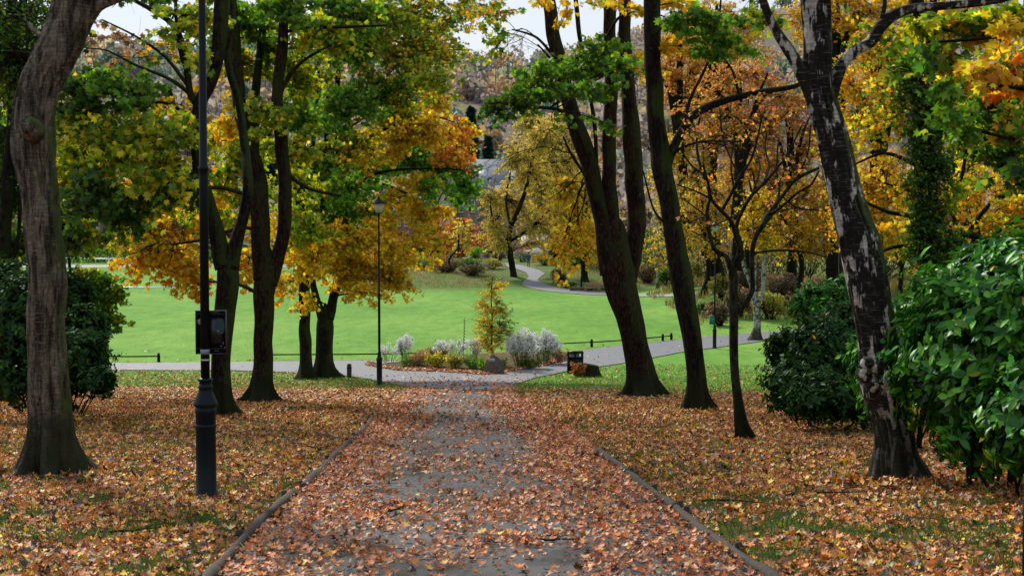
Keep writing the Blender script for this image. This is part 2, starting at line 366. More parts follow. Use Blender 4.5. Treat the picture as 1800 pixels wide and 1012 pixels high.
OVAL = (np.array([[0, -.5, 0], [.17, -.22, .05], [.2, .1, .05], [0, .5, -.08], [-.2, .1, .05], [-.17, -.22, .05], [0, -.2, 0], [0, .12, 0]]),
        [np.array([[0, 1, 6], [0, 6, 5], [7, 2, 3], [7, 3, 4]]), np.array([[6, 1, 2, 7], [5, 6, 7, 4]])])
BLADE = (np.array([[-.05, 0, 0], [.05, 0, 0], [.03, .6, .1], [0, 1, .3]]), [np.array([[0, 1, 2, 3]])])

PAL = dict(
 G=[((.09, .24, .02), 4), ((.15, .33, .024), 3), ((.34, .46, .03), 1.5)],
 GD=[((.05, .13, .016), 4), ((.09, .20, .02), 3), ((.26, .32, .025), 1)],
 GB=[((.14, .38, .022), 3), ((.23, .48, .03), 3), ((.42, .55, .035), 1), ((.08, .24, .02), 2)],
 YG=[((.24, .40, .025), 3), ((.52, .58, .025), 3), ((.88, .70, .03), 2), ((.12, .27, .02), 1.5)],
 YO=[((.95, .66, .035), 4), ((.95, .54, .03), 3), ((.92, .38, .02), 1.6), ((.62, .60, .035), 1)],
 YY=[((.90, .62, .05), 4), ((.8, .6, .06), 2), ((.45, .48, .05), 1.5), ((.85, .42, .03), 1)],
 OR=[((.92, .36, .03), 3), ((.85, .22, .03), 3), ((.9, .52, .04), 2), ((.6, .13, .03), 1)],
 ORF=[((.92, .42, .12), 3), ((.85, .26, .08), 3), ((.92, .58, .10), 2), ((.6, .38, .3), .7)],
 YOF=[((.92, .62, .08), 3), ((.92, .48, .07), 3), ((.58, .56, .09), 2), ((.85, .36, .10), 1)],
 RD=[((.62, .09, .04), 3), ((.7, .2, .06), 3), ((.42, .16, .08), 2)],
 GOLD=[((.95, .70, .15), 4), ((.90, .70, .18), 3), ((.86, .5, .10), 2), ((.45, .44, .12), 1.5)],
 BR=[((.42, .26, .18), 3), ((.5, .26, .13), 2), ((.28, .24, .11), 2)],
 OL=[((.24, .30, .06), 3), ((.38, .36, .08), 2), ((.55, .38, .08), 1)],
 MIXR=[((.10, .28, .03), 3), ((.22, .38, .03), 2), ((.80, .60, .035), 3), ((.88, .42, .05), 1.6)],
 AMB=[((.95, .50, .04), 3), ((.92, .36, .03), 3), ((.95, .64, .05), 2), ((.5, .44, .05), 1)],
 HG=[((.12, .25, .06), 3), ((.18, .32, .08), 2)],
 GREY=[((.22, .24, .2), 3), ((.15, .18, .12), 2)],
)
def pcol(pal, n, jit=.22):
    cs = np.array([c for c, w in PAL[pal]]); w = np.array([w for c, w in PAL[pal]], float); w /= w.sum()
    c = cs[rng.choice(len(cs), n, p=w)]; v = np.exp(rng.normal(0, jit, (n, 1))); h = np.exp(rng.normal(0, .07, (n, 3)))
    return np.clip(c*v*h, 0, .9)
def unit(n):
    v = rng.normal(size=(n, 3)); return v/np.linalg.norm(v, axis=1)[:, None]
def catmull(p, step):
    p = np.asarray(p, float); out = []
    q = np.concatenate([[2*p[0]-p[1]], p, [2*p[-1]-p[-2]]])
    for i in range(1, len(q)-2):
        n = max(2, int(np.linalg.norm(q[i+1, :3]-q[i, :3])/step)); t = np.linspace(0, 1, n, endpoint=False)[:, None]
        out.append(.5*((2*q[i])+(-q[i-1]+q[i+1])*t+(2*q[i-1]-5*q[i]+4*q[i+1]-q[i+2])*t**2+(-q[i-1]+3*q[i]-3*q[i+1]+q[i+2])*t**3))
    out.append(p[-1:]); return np.concatenate(out)

# ------------------------------------------------------------------ trees
class Tree:
    def __init__(s, name, label, base, group=None, bark='bark', leafmat='leaf', leaf=.15, tmpl=MAPLE, cat='tree'):
        s.root = thing(name, label, cat, base, group); s.base = np.array(base); s.Y = base[1]
        s.wood = MB(); s.tw = MB(); s.lv = MB(); s.sk = []; s.bark = bark; s.lm = leafmat; s.leaf = leaf; s.tmpl = tmpl; s.seed = int(abs(base[0])*100) % 97
    def limb(s, pts, root=False, n=None, dY=0, sub=0):
        """pts: (px, py, width_px[, extra depth]) down to up"""
        Q = []
        for p in pts:
            Y = s.Y+dY+(p[3] if len(p) > 3 else 0); c = P(p[0], p[1], Y); Q.append([*c, p[2]*Y/FPX/2*.80])
        return s.limb3(Q, root, n)
    def limb3(s, Q, root=False, n=None):
        Q = np.array(Q, float)
        if root:
            Q[0, 2] = s.base[2]; q0 = Q[0].copy(); q0[2] -= .35; q0[3] *= 1.05; Q = np.concatenate([[q0], Q])
        rmax = Q[:, 3].max(); Q = catmull(Q, max(.05, rmax*(.2 if (n or 0) > 36 else .45))); Q[:, 3] = np.maximum(Q[:, 3], .006)
        wob = .12*Q[:, 3:4]*(np.stack([vn(Q[:, 2]*1.7, k, s.seed) for k in range(3)], 1)-.5)*2; Q[:, :3] += wob
        n = n or int(np.clip(rmax*2500/s.Y*1.2, 7, 30)); bz = s.base[2]; k0 = s.seed
        def disp(p, a):
            h = p[:, 2]-bz
            if n < 12: return 1+.18*(vn(p[:, 2:3]*2, a[None]*1.2, 0, k0)-.5)
            d = 1+.22*(fbm(np.cos(a)[None]*2.6+p[:, 0:1]*.5, np.sin(a)[None]*2.6, p[:, 2:3]*.9, k0)-.5)+.16*(vn(np.cos(a)[None]*7, np.sin(a)[None]*7, p[:, 2:3]*1.6, k0+9)-.5)
            if n > 36: f = vn(np.cos(a)[None]*9+p[:, 0:1], np.sin(a)[None]*9, p[:, 2:3]*2.6, k0+3); d = d-.13*np.exp(-((f-.5)/.07)**2)+.05*(vn(np.cos(a)[None]*22, np.sin(a)[None]*22, p[:, 2:3]*7, k0+5)-.5)
            if root:
                lob = .45+.55*np.cos(a[None]*5+1.7*np.sin(a[None]*2+k0)+k0)
                d = d+np.exp(-np.maximum(h, 0)[:, None]/(.30 if n < 37 else .26))*(1.2 if n < 37 else 1.5 if n < 75 else .75)*np.clip(lob, -.1, 1)+np.exp(-np.maximum(h, 0)[:, None]/.9)*.10
            return d
        s.wood.tube(Q[:, :3], Q[:, 3], n, disp=disp); s.sk.append(Q[2::3] if len(Q) > 6 else Q); return Q
    def crownline(s, top, n=5, h=5.0):   # carry a stem on above the photograph's edge
        pass
    def blob(s, px, py, rx, ry, pal, dens=1.0, dY=0, rd=None, leaf=None, bare=0, droop=.5, twigpal=None, att=None):
        Y = s.Y+dY; k = Y/FPX
        q = 1.28 if s.Y < 70 else 1.1
        s.blob3(P(px, py, Y), (rx*k*q, rd if rd else max(rx, ry)*k*.5, ry*k*q), pal, dens*(1.08 if s.Y < 70 else 1.2), leaf, bare, droop, att)
    def blob3(s, C, R, pal, dens=1.0, leaf=None, bare=0, droop=.5, att=None, nmax=4000):
        C = np.array(C, float); R = np.array(R, float); leaf = leaf or s.leaf
        sk = np.concatenate(s.sk)
        d = np.linalg.norm(sk[:, :3]-C, axis=1)+1.4*np.maximum(0, sk[:, 2]-(C[2]-.1*R[2]))+rng.random(len(sk))*.4
        A = sk[np.argmin(d)] if att is None else np.array(att)
        L = np.linalg.norm(C-A[:3])+1e-3; r0 = min(A[3]*.45, .014+.012*L); 
        mid = (A[:3]+C)/2+np.array([0, 0, .12*L])+rng.normal(0, .07*L, 3)
        t = np.linspace(0, 1, max(5, int(L/.25)+4))[:, None]
        B = (1-t)**2*A[:3]+2*t*(1-t)*mid+t*t*C; B += .05*L**.5*(np.stack([vn(t[:, 0]*L*1.3, k, C[0]) for k in range(3)], 1)-.5)*np.sin(t*PI)*2
        rB = r0*(1-.75*t[:, 0]); s.wood.tube(B, rB, 6 if r0 > .03 else 5)
        ar = PI*max(R[0], R[1]*.5)*R[2]; nl = int(min(nmax*3, dens*ar*3.4/(.42*leaf**2)))
        ns = int(np.clip(nl/30, 5, 80)); 
        per = max(1, nl//ns) if nl else 0
        U = unit(ns)*rng.random((ns, 1))**.4; T = C+U*R; T[:, 2] -= droop*.25*np.linalg.norm(U[:, :2], axis=1)*R[2]
        ti = rng.uniform(.35, 1, ns)**.8; Bi = B[(ti*(len(B)-1)).astype(int)]
        m = 6; tt = np.linspace(0, 1, m)[None, :, None]; D = T-Bi; Ls = np.linalg.norm(D, axis=1)
        M_ = (Bi+T)/2+np.array([0, 0, 1.])*(.16*Ls)[:, None]+rng.normal(0, 1, (ns, 3))*(.10*Ls)[:, None]
        SB = (1-tt)**2*Bi[:, None]+2*tt*(1-tt)*M_[:, None]+tt**2*T[:, None]
        SB += rng.normal(0, 1, (ns, m, 3))*(.022*Ls)[:, None, None]*np.sin(tt*PI)
        rs = np.clip(.004+.006*Ls, .004, r0*.8+.003)[:, None]*(1-.75*tt[:, :, 0]); s.tw.tubes(SB, rs*(1 if s.Y < 70 else 1.6), 4 if s.Y < 45 else 3)
        # side twigs
        k = 6 if s.Y < 70 else 4; q = rng.integers(2, m, (ns, k)); O = SB[np.arange(ns)[:, None], q]
        dirn = D/(Ls[:, None]+1e-6); lat = rng.normal(0, 1, (ns, k, 3)); lat[..., 2] = lat[..., 2]*.35-droop*.5; lat /= np.linalg.norm(lat, axis=2)[..., None]
        dd = lat*.8+dirn[:, None]*.5; tl = (min(R.mean()*.55, .75*(leaf/.15)**.5)*rng.uniform(.4, 1.1, (ns, k)))[..., None]
        E = O+dd*tl; mid2 = (O+E)/2+np.array([0, 0, .08])*tl; TW = np.stack([O, mid2, E], 2).reshape(-1, 3, 3)
        tr = .0048 if s.Y < 70 else .009; s.tw.tubes(TW, np.tile([[tr*1.3, tr, tr*.5]], (len(TW), 1)), 3)
        if bare:
            q = rng.integers(0, len(TW), int(len(TW)*bare)); O2 = TW[q, 1]; E2 = O2+(TW[q, 2]-TW[q, 0])*.5+rng.normal(0, .14, (len(q), 3)); s.tw.tubes(np.stack([O2, (O2+E2)/2+rng.normal(0, .02, O2.shape), E2], 1), np.tile([[.003, .0025, .0015]], (len(q), 1)), 3)
        if per == 0: return
        n = ns*per; w = rng.integers(0, len(TW), n); u = rng.random(n)**.7; a = TW[w]; u_ = u[:, None]
        pos = a[:, 0]*(1-u_)**2+2*a[:, 1]*u_*(1-u_)+a[:, 2]*u_**2+rng.normal(0, 1, (n, 3))*np.array([.6, .6, .35])*leaf*.75
        Dn = (a[:, 2]-a[:, 0]); Dn /= np.linalg.norm(Dn, axis=1)[:, None]+1e-6
        Dd = Dn*.5+rng.normal(0, .6, (n, 3))+np.array([0, 0, -.55]); Nn = rng.normal(0, .62, (n, 3))+np.array([.25, -.6, .45])
        c = pcol(pal, n); cl = (.72+.56*rng.random(ns*k))[w][:, None]; c = c*cl
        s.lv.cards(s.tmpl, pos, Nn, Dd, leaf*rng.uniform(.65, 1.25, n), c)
    def finish(s):
        s.wood.obj('trunk', MAT[s.bark], s.root, smooth=True)
        if s.tw.n: s.tw.obj('twig', MAT['bark_dark'], s.root, smooth=True)
        if s.lv.n: s.lv.obj('crown', MAT[s.lm], s.root)
        return s.root

def upper(t, C, R, pal, k=4, dens=.35, leaf=None):
    """the part of a crown that stands above the photograph's edge"""
    for i in range(k):
        a = i*2*PI/k+t.seed; c = np.array(C)+np.array([math.cos(a)*R*.55, math.sin(a)*R*.45, (i % 2)*R*.4])
        t.blob3(c, (R*.55, R*.55, R*.4), pal, dens*.5, leaf or t.leaf*1.5)
# ================================================================== SETTING
def grid_axis(lo, a, b, hi, fine, grow):
    m = list(np.arange(a, b+1e-6, fine)); s = fine; x = b
    while x < hi: s *= grow; x += s; m.append(x)
    s = fine; x = a; pre = []
    while x > lo: s *= grow; x -= s; pre.append(x)
    return np.array(pre[::-1]+m)
gx = grid_axis(-900, -12, 14, 900, .3, 1.055); gy = grid_axis(-60, 2, 62, 1500, .3, 1.03)
XX, YY = np.meshgrid(gx, gy); ZZ = gz(XX, YY)
def litter_mask(X, Y):
    """1 = leaf litter, 0 = lawn"""
    n = fbm(X/3, Y/3, 0, 21)-.5
    # px,py of a ground point tells nothing here: everything is in metres
    m = 1-sst(40, 47, Y+n*9+np.where(X > 0, -1.5+X*.35, X*.04-3))
    m = np.maximum(m, 1-sst(0, 1.5, Y-(36+n*6)))
    return m
m = litter_mask(XX, YY)
edgeY = 143 + 95*sst(-14, -34, XX) - 26*sst(20, 45, XX)
rg = sst(0, 4, YY-edgeY+1+3*(fbm(XX/4, YY/4, 0, 8)-.5))*(1-sst(0, 1, -1*(XX+1e9)))
rg = np.maximum(rg, sst(90, 96, YY)*sst(11, 15, XX)*.9*(YY < 130)); rg = np.where((YY > 140) & (XX < -30) & (YY < 245), 0, rg)
hl = sst(255, 300, YY)
mb = MB(); ny, nx = XX.shape; i = np.arange(ny-1)[:, None]*nx; j = np.arange(nx-1)[None]
q = np.stack([i+j, i+j+1, i+nx+j+1, i+nx+j], -1).reshape(-1, 4)
mb.add(np.stack([XX, YY, ZZ], -1).reshape(-1, 3), [q], np.stack([m, rg, hl], -1).reshape(-1, 3))
tag(mb.obj('ground', MAT['ground'], smooth=True), kind='structure')

def strip(name, A, B, lift, mat, step=.35, nlat=10):
    A = np.asarray(A, float); B = np.asarray(B, float)
    def rs(p, n):
        d = np.r_[0, np.cumsum(np.linalg.norm(np.diff(p[:, :2], axis=0), axis=1))]; t = np.linspace(0, d[-1], n); return np.stack([np.interp(t, d, p[:, 0]), np.interp(t, d, p[:, 1])], 1)
    L = np.linalg.norm(np.diff(A[:, :2], axis=0), axis=1).sum(); n = max(4, int(L/step)); a, b = rs(A, n), rs(B, n)
    w = .06*(vn(np.arange(n)*.5, 3)-.5)[:, None]
    t = np.linspace(0, 1, nlat)[None, :, None]; P2 = a[:, None]*(1-t)+b[:, None]*t; P2 += w[:, None]*np.array([1, 0])
    Z = base_z(P2[..., 0], P2[..., 1])+lift
    mb = MB(); i = np.arange(n-1)[:, None]*nlat; j = np.arange(nlat-1)[None]; q = np.stack([i+j, i+j+1, i+nlat+j+1, i+nlat+j], -1).reshape(-1, 4)
    mb.add(np.concatenate([P2, Z[..., None]], -1).reshape(-1, 3), [q]); return tag(mb.obj(name, MAT[mat], smooth=True), kind='structure')
ys = np.r_[np.arange(0, 50, .5)]
A = np.stack([pxl2(ys), ys], 1); B = np.stack([pxr2(ys), ys], 1)
A = np.concatenate([A[A[:, 1] < PL[7, 1]], PL[7:, :2]]); B = np.concatenate([B[B[:, 1] < PR[8, 1]], PR[8:, :2]])
strip('main_path', A, B, .022, 'path', .4, 12)
up = [G(*p) for p in [(-60,641),(190,639),(420,637),(600,635),(690,634),(760,640),(850,640),(930,636),(985,622),(1090,607),(1195,597),(1290,588),(1365,582),(1460,578)]]
lo = [G(*p) for p in [(-60,655),(190,651),(420,652),(600,658),(650,667),(720,681),(850,686),(890,680),(940,664),(1000,652),(1090,640),(1195,620),(1365,597),(1480,590)]]
strip('crossing_path', up, lo, .034, 'path2', .5, 10)
def W(px, py): return G(px, py)
fl = [(1330,517),(1195,517.5),(1100,516),(1045,514),(1000,510),(965,503),(945,494),(950,487),(958,482),(945,474),(915,466.5),(880,462.5),(850,461),(800,460)]
fr = [(1330,522),(1195,522),(1100,520),(1040,519),(990,515),(940,509),(918,503),(920,495),(930,487),(925,480),(905,473),(880,468),(850,465),(800,463.5)]
strip('far_path', [W(*p) for p in fr], [W(*p) for p in fl], .05, 'path3', .8, 6)
A = [(X, 228) for X in np.arange(-130, -30, 2.)]; B = [(X, 237) for X in np.arange(-130, -30, 2.)]
strip('field_path', A, B, .04, 'path3', 2, 4)
# flower bed soil, wedge shaped, between the path's two arms
bedf = [G(*p)[:2] for p in [(642,642),(665,647),(700,652),(760,654),(820,657),(852,660),(880,657),(905,652),(950,645),(990,636),(1003,630)]]
bedb = [G(*p)[:2] for p in [(650,640),(672,640),(700,637),(760,626),(820,624),(852,622),(880,621),(905,620),(950,619),(985,618),(1000,620)]]
a = np.array(bedf); b = np.array(bedb); mb = MB(); t = np.linspace(0, 1, 12)[None, :, None]; P2 = a[:, None]*(1-t)+b[:, None]*t
Z = base_z(P2[..., 0], P2[..., 1])+.045+.16*np.sin(t[..., 0]*PI)*np.sin(np.linspace(0, PI, len(a)))[:, None]
n, k = P2.shape[:2]; i = np.arange(n-1)[:, None]*k; j = np.arange(k-1)[None]; q = np.stack([i+j, i+j+1, i+k+j+1, i+k+j], -1).reshape(-1, 4)
mb.add(np.concatenate([P2, Z[..., None]], -1).reshape(-1, 3), [q], (1., 0, 0)); tag(mb.obj('flower_bed', MAT['ground'], smooth=True), kind='structure')

# ------------------------------------------------------------------ fallen leaves
LP_ = [((.60,.19,.065), 5), ((.68,.20,.035), 4), ((.38,.12,.04), 4), ((.20,.07,.03), 3), ((.68,.34,.15), 2.5), ((.82,.40,.04), .8), ((.06,.03,.02), 2), ((.62,.46,.28), .6)]
LV_ = [((.60,.19,.05), 4.5), ((.68,.24,.03), 4.5), ((.34,.12,.035), 4), ((.14,.055,.025), 3.5), ((.66,.34,.13), 2.2), ((.86,.50,.03), 2.2), ((.05,.03,.015), 3), ((.6,.47,.24), .6), ((.2,.28,.04), .5)]
def lcol(L, n):
    cs = np.array([c for c, w in L]); w = np.array([w for c, w in L], float); c = cs[rng.choice(len(cs), n, p=w/w.sum())]
    return np.clip(c*np.exp(rng.normal(0, .25, (n, 1)))*np.exp(rng.normal(0, .06, (n, 3))), 0, .85)
def scatter(y0, y1, rho, margin=3.0):
    A = .36*(y1+y0)*(y1-y0)*2*.5*2*.5+2*margin*(y1-y0); n = int(rho*A)
    Y = rng.uniform(y0, y1, n*2); hw = .37*Y+margin; keep = rng.random(n*2) < hw/(.37*y1+margin); Y = Y[keep][:n]; X = rng.uniform(-1, 1, len(Y))*(.37*Y+margin); return X, Y
def crossmask(X, Y):      # on the crossing path or beyond
    u = np.array(lo); return Y > np.interp(X, u[:, 0], u[:, 1])
def leaves(X, Y, tm, size, L, mb, zoff=.0, tilt=.42):
    n = len(X); Z = gz(X, Y)
    o = outside(X, Y); Z = np.where((o < 0) & (Y < 52), base_z(X, Y)+.024, Z)
    Z += rng.random(n)**2*.035+.008+zoff
    Nn = np.stack([rng.normal(0, tilt, n), rng.normal(0, tilt, n)-.05, np.ones(n)], 1); D = unit(n); D[:, 2] = 0
    mb.cards(tm, np.stack([X, Y, Z], 1), Nn, D, size*rng.uniform(.4, 1.4, n), lcol(L, n))
lvv = MB(); lvp = MB()
for (y0, y1, rho, tm, size) in ((6.5, 15, 380, MAPLE_CURL, .066), (6.5, 15, 640, CURL2, .052), (15, 25, 280, MAPLE_CURL, .072), (15, 25, 400, CURL2, .062), (25, 36, 370, CURL2, .080), (36, 50, 190, KITE, .115), (50, 66, 80, KITE, .135)):
    X, Y = scatter(y0, y1, rho); o = outside(X, Y); isp = (o < .1) & (Y < 52)
    lm = litter_mask(X, Y); cr = crossmask(X, Y)
    n1 = fbm(X/2.2, Y/2.2, 0, 31); n2 = fbm(X/.5, Y/.8, 0, 41)
    # verges
    grassy = np.maximum(sst(.48, .62, fbm(X/.6, Y/.6, 0, 51)), 0)*sst(24, 12, Y)
    dens = np.where(lm > .5, 1-.62*grassy-.35*sst(.5,.65,n2)*(Y < 28), .09+.22*(X < 0)+.8*np.clip(lm, 0, 1)+.06*(n2 > .5)); dens = np.where(cr, 0, dens)
    keep = (~isp) & (rng.random(len(X)) < dens)
    leaves(X[keep], Y[keep], tm, size, LV_, lvv)
    # main path: thick along the edges, thin and streaky in the middle
    c = (pxl2(Y)+pxr2(Y))/2; w = (pxr2(Y)-pxl2(Y))/2; e = np.abs(X-c+.12)/w
    mid = np.clip(.13+.40*sst(.50, .62, n2)+.22*sst(.45, .6, n1), 0, 1)*np.where(Y > 15, np.where(Y < 42, .42, .8), .85)
    dens = mid*(1-sst(.3, .85, e+.25*(n1-.5)))+sst(.3, .85, e+.25*(n1-.5))*np.where(Y > 15, .95, .62)
    keep = isp & (rng.random(len(X)) < dens*.72) & ~cr
    leaves(X[keep], Y[keep], tm, size*.95, LP_, lvp, tilt=.34)
for (px, py, r, nn) in ((88,842,.75,420),(387,739,.7,260),(461,710,.8,240),(1130,700,1.0,300),(1228,727,.7,240),(1308,781,.45,150),(1582,856,.8,420),(1700,860,1.4,900),(1450,745,1.8,900),(150,705,1.8,500)):
    c_ = G(px, py); a_ = rng.uniform(0, 2*PI, nn); r_ = r*rng.random(nn)**.6; leaves(c_[0]+np.cos(a_)*r_, c_[1]+np.sin(a_)*r_*.8, CURL2, .08, LV_, lvv, .03, .6)
# sparse leaves on the crossing path, its kerbs and the lawn beyond
X = rng.uniform(-26, 26, 5200); Y = rng.uniform(56, 90, 5200); u = np.array(up); d = Y-np.interp(X, u[:, 0], u[:, 1]); cr = crossmask(X, Y)
pk = np.where(cr & (d < -.2), .22, np.where((d > -.2) & (d < 1.8), 1.0, np.where(d > 0, .16*np.exp(-d/12)+.03, 0)))
keep = rng.random(len(X)) < pk; leaves(X[keep], Y[keep], KITE, .13, LV_, lvv, .03)
X = rng.normal(-.6, 4.2, 2600); Y = rng.uniform(46, 66, 2600); keep = crossmask(X, Y) & (rng.random(2600) < sst(66, 54, Y)); leaves(X[keep], Y[keep], KITE, .13, LP_, lvv, .03)
bp = np.array(bedf); X = rng.uniform(bp[0, 0], bp[-1, 0], 2600); Y = np.interp(X, bp[:, 0], bp[:, 1])+rng.uniform(-.25, 1.3, 2600)**1; leaves(X, Y, KITE, .14, LP_, lvv, .07)
tag(lvv.obj('fallen_leaves', MAT['litter']), 'thick carpet of brown orange and yellow maple leaves on the grass verges', 'fallen leaves', kind='stuff')
tag(lvp.obj('path_leaves', MAT['litter']), 'tan and orange leaves scattered over the damp asphalt path', 'fallen leaves', kind='stuff')
# grass
g = MB()
for (y0, y1, rho, hgt) in ((6.5, 16, 650, .075), (16, 28, 220, .085), (28, 66, 75, .10)):
    X, Y = scatter(y0, y1, rho); o = outside(X, Y); lm = litter_mask(X, Y); cr = crossmask(X, Y)
    p = np.where(lm > .5, sst(.5, .62, fbm(X/.6, Y/.6, 0, 51))*np.where(Y < 28, 1, .15)+.03, 1.0); p = np.where((o < .12) & (Y < 52) | cr, 0, p)
    p = np.maximum(p, .5*(o > .08)*(o < .3)*(Y < 30)); k = rng.random(len(X)) < p; X, Y = X[k], Y[k]; n = len(X)
    Dd = np.stack([rng.normal(0, .35, n), rng.normal(0, .35, n), np.ones(n)], 1); c = np.array([.07, .15, .02])*np.exp(rng.normal(0, .25, (n, 1)))*np.exp(rng.normal(0, .12, (n, 3)))
    c = np.where((lm[k] < .5)[:, None], c*np.array([1.5, 1.6, 1.1]), c)
    g.cards(BLADE, np.stack([X, Y, gz(X, Y)-.005], 1), unit(n)*np.array([1, 1, .1]), Dd, hgt*rng.uniform(.5, 1.5, n)*(1 if y0 < 28 else 1.0), c)
n = 45000; Y = 62+50*rng.random(n)**1.4; X = rng.uniform(-1, 1, n)*(.38*Y+3); u = np.array(up); k = Y > np.interp(X, u[:, 0], u[:, 1])+.15; k &= ~((X > 9) & (Y > 90)); X, Y = X[k], Y[k]; n = len(X)
g.cards((BLADE[0]*np.array([2.2, 1, 1]), BLADE[1]), np.stack([X, Y, base_z(X, Y)], 1), unit(n)*np.array([1, 1, .1]), unit(n)*.5+np.array([0, 0, 1]), .05*rng.uniform(.5, 1.4, n), np.array([.23, .42, .06])*np.exp(rng.normal(0, .2, (n, 1)))*np.exp(rng.normal(0, .1, (n, 3))))
tag(g.obj('grass', MAT['grass']), 'short green grass blades showing between the fallen leaves', 'grass', kind='stuff')

for (px, py, l, a_, lab) in ((250,955,.5,.4,'thin fallen stick on the left verge near the lamp post'),(700,905,.35,1.2,'short fallen stick lying on the left side of the path'),(1290,900,.6,-.5,'pale fallen stick in the right verge left of the fissured birch'),(1480,880,.55,.1,'fallen stick in front of the fissured birch'),(1150,760,.7,.6,'long fallen stick on the right verge near the leaning maple'),(560,800,.6,-.8,'fallen stick on the left verge close to the timber rail'),(980,960,.3,.2,'small twig lying on the path at the bottom of the frame')):
    c_ = G(px, py); t_ = np.linspace(-.5, .5, 7)[:, None]; d_ = np.array([math.cos(a_), math.sin(a_), 0]); Q_ = c_+t_*l*d_+rng.normal(0, .012, (7, 3)); Q_[:, 2] = gz(Q_[:, 0], Q_[:, 1])+.05+rng.random(7)*.01
    m_ = MB(); m_.tube(Q_, np.linspace(.011, .005, 7), 6); m_.tube([Q_[3], Q_[3]+np.array([.06, .08, .02])*l/.5, Q_[3]+np.array([.16, .14, .02])*l/.5], [.006, .005, .003], 5); tag(m_.obj('fallen_stick', MAT['bark_grey'], smooth=True), lab, 'stick')
# ------------------------------------------------------------------ timber edging along the path
def edging(pix, label, n=10, side=1):
    Q = np.array([G(*p) for p in pix]); Q = catmull(Q, .12); o = outside(Q[:, 0], Q[:, 1])
    Q[:, 2] = gz(Q[:, 0], Q[:, 1])+.035+.02*(vn(Q[:, 1]*1.3, 2)-.5); Q[:, 0] += .03*(vn(Q[:, 1]*1.1, 7)-.5)
    t = thing('timber_edging', label, 'path edging', (Q[0, 0], Q[0, 1], base_z(Q[0, 0], Q[0, 1])), 'rounded timber rails edging the path')
    mb = MB(); mb.tube(Q, .047, 12, disp=lambda p, a: 1+.5*(vn(p[:, 1:2]*1.7, 3)-.5)+.22*(vn(np.cos(a)[None]*2, p[:, 1:2]*2.2, np.sin(a)[None]*2)-.5)); mb.obj('rail', MAT['wood'], t, smooth=True)
    for f in (.04, .5, .96):
        p = Q[int(f*(len(Q)-1))]; pg = MB(); pg.lathe([(.03, -.2), (.03, .05), (.02, .06)], p+np.array([side*.06, 0, 0]), 8); pg.obj('peg', MAT['wood'], t)
edging([(318,1085),(372,1022),(400,988),(440,946),(482,903),(519,872)], 'nearest left timber rail, dark with a break before the next one', side=-1)
edging([(534,862),(560,836),(588,806),(610,786),(622,777)], 'middle left timber rail lying between two gaps beside the leafy path', side=-1)
edging([(627,771),(640,757),(652,742),(662,731)], 'farthest left timber rail half buried in leaves', side=-1)
edging([(1438,1085),(1352,1022),(1310,992),(1262,957),(1222,930),(1190,902)], 'nearest right timber rail, bare and rounded at the frame bottom')
edging([(1188,900),(1160,880),(1130,857),(1105,838)], 'middle right timber rail curving beside the leafy path')
edging([(1103,836),(1085,820),(1065,806),(1048,795)], 'farthest right timber rail disappearing under leaves')

# ------------------------------------------------------------------ lamp posts
def lamp_parts(t, ring=True, mat='iron'):
    b = MB(); b.lathe([(.125,-.15),(.125,.03),(.112,.05),(.100,.07),(.099,.84),(.104,.85),(.104,.90),(.100,.905),(.118,.925),(.120,.945),(.112,.965),(.098,1.0),(.072,1.06),(.064,1.09),(.07,1.10),(.07,1.12),(.06,1.13),(.06,1.165),(.074,1.17),(.074,1.19),(.05,1.2)], n=28)
    bo = b.obj('base', MAT[mat], t, smooth=True, local=True)
    d = MB(); d.lathe([(.102,.0),(.106,.01),(.106,.03),(.102,.04)], (0, 0, .70), 28); d.obj('moulding', MAT[mat], bo, smooth=True, local=True)
    p = MB(); p.lathe([(.045,1.15),(.045,3.2),(.043,3.25),(.052,3.26),(.052,3.29),(.040,3.30),(.034,5.2),(.028,6.05),(.045,6.07),(.045,6.10),(.03,6.12)], n=20); p.obj('pole', MAT['iron'], t, smooth=True, local=True)
    h = thing_l = MB(); h.lathe([(.04,6.12),(.10,6.15),(.11,6.17)], n=16); hl = h.obj('lantern', MAT['iron'], t, smooth=True, local=True)
    gl = MB(); gl.lathe([(.10,6.17),(.20,6.47),(.205,6.50)], n=16); gl.obj('glass', MAT['glass'], hl, smooth=True, local=True)
    cp2 = MB(); cp2.lathe([(.30,6.49),(.31,6.51),(.28,6.53),(.12,6.62),(.06,6.66),(.05,6.70),(.02,6.74),(.0,6.78)], n=24); cp2.obj('cap', MAT['iron'], hl, smooth=True, local=True)
b0 = G(363, 881); lamp = thing('street_lamp', 'nearest black lamp post with fat base and notice board strapped to it', 'street lamp', (*b0[:2], gz(*b0[:2])), 'black park lamp posts')
lamp_parts(lamp, mat='iron_blue')
dup(lamp, G(667, 678), 'black lamp post with pale lantern beside the path junction', 'black park lamp posts')
l3 = dup(lamp, G(1256, 612), 'slender lamp post carrying a small green box, behind the bare multi-stemmed tree', 'black park lamp posts')
l4 = dup(lamp, G(1022, 505), 'farthest small lamp post among shrubs near the wooden bench', 'black park lamp posts')
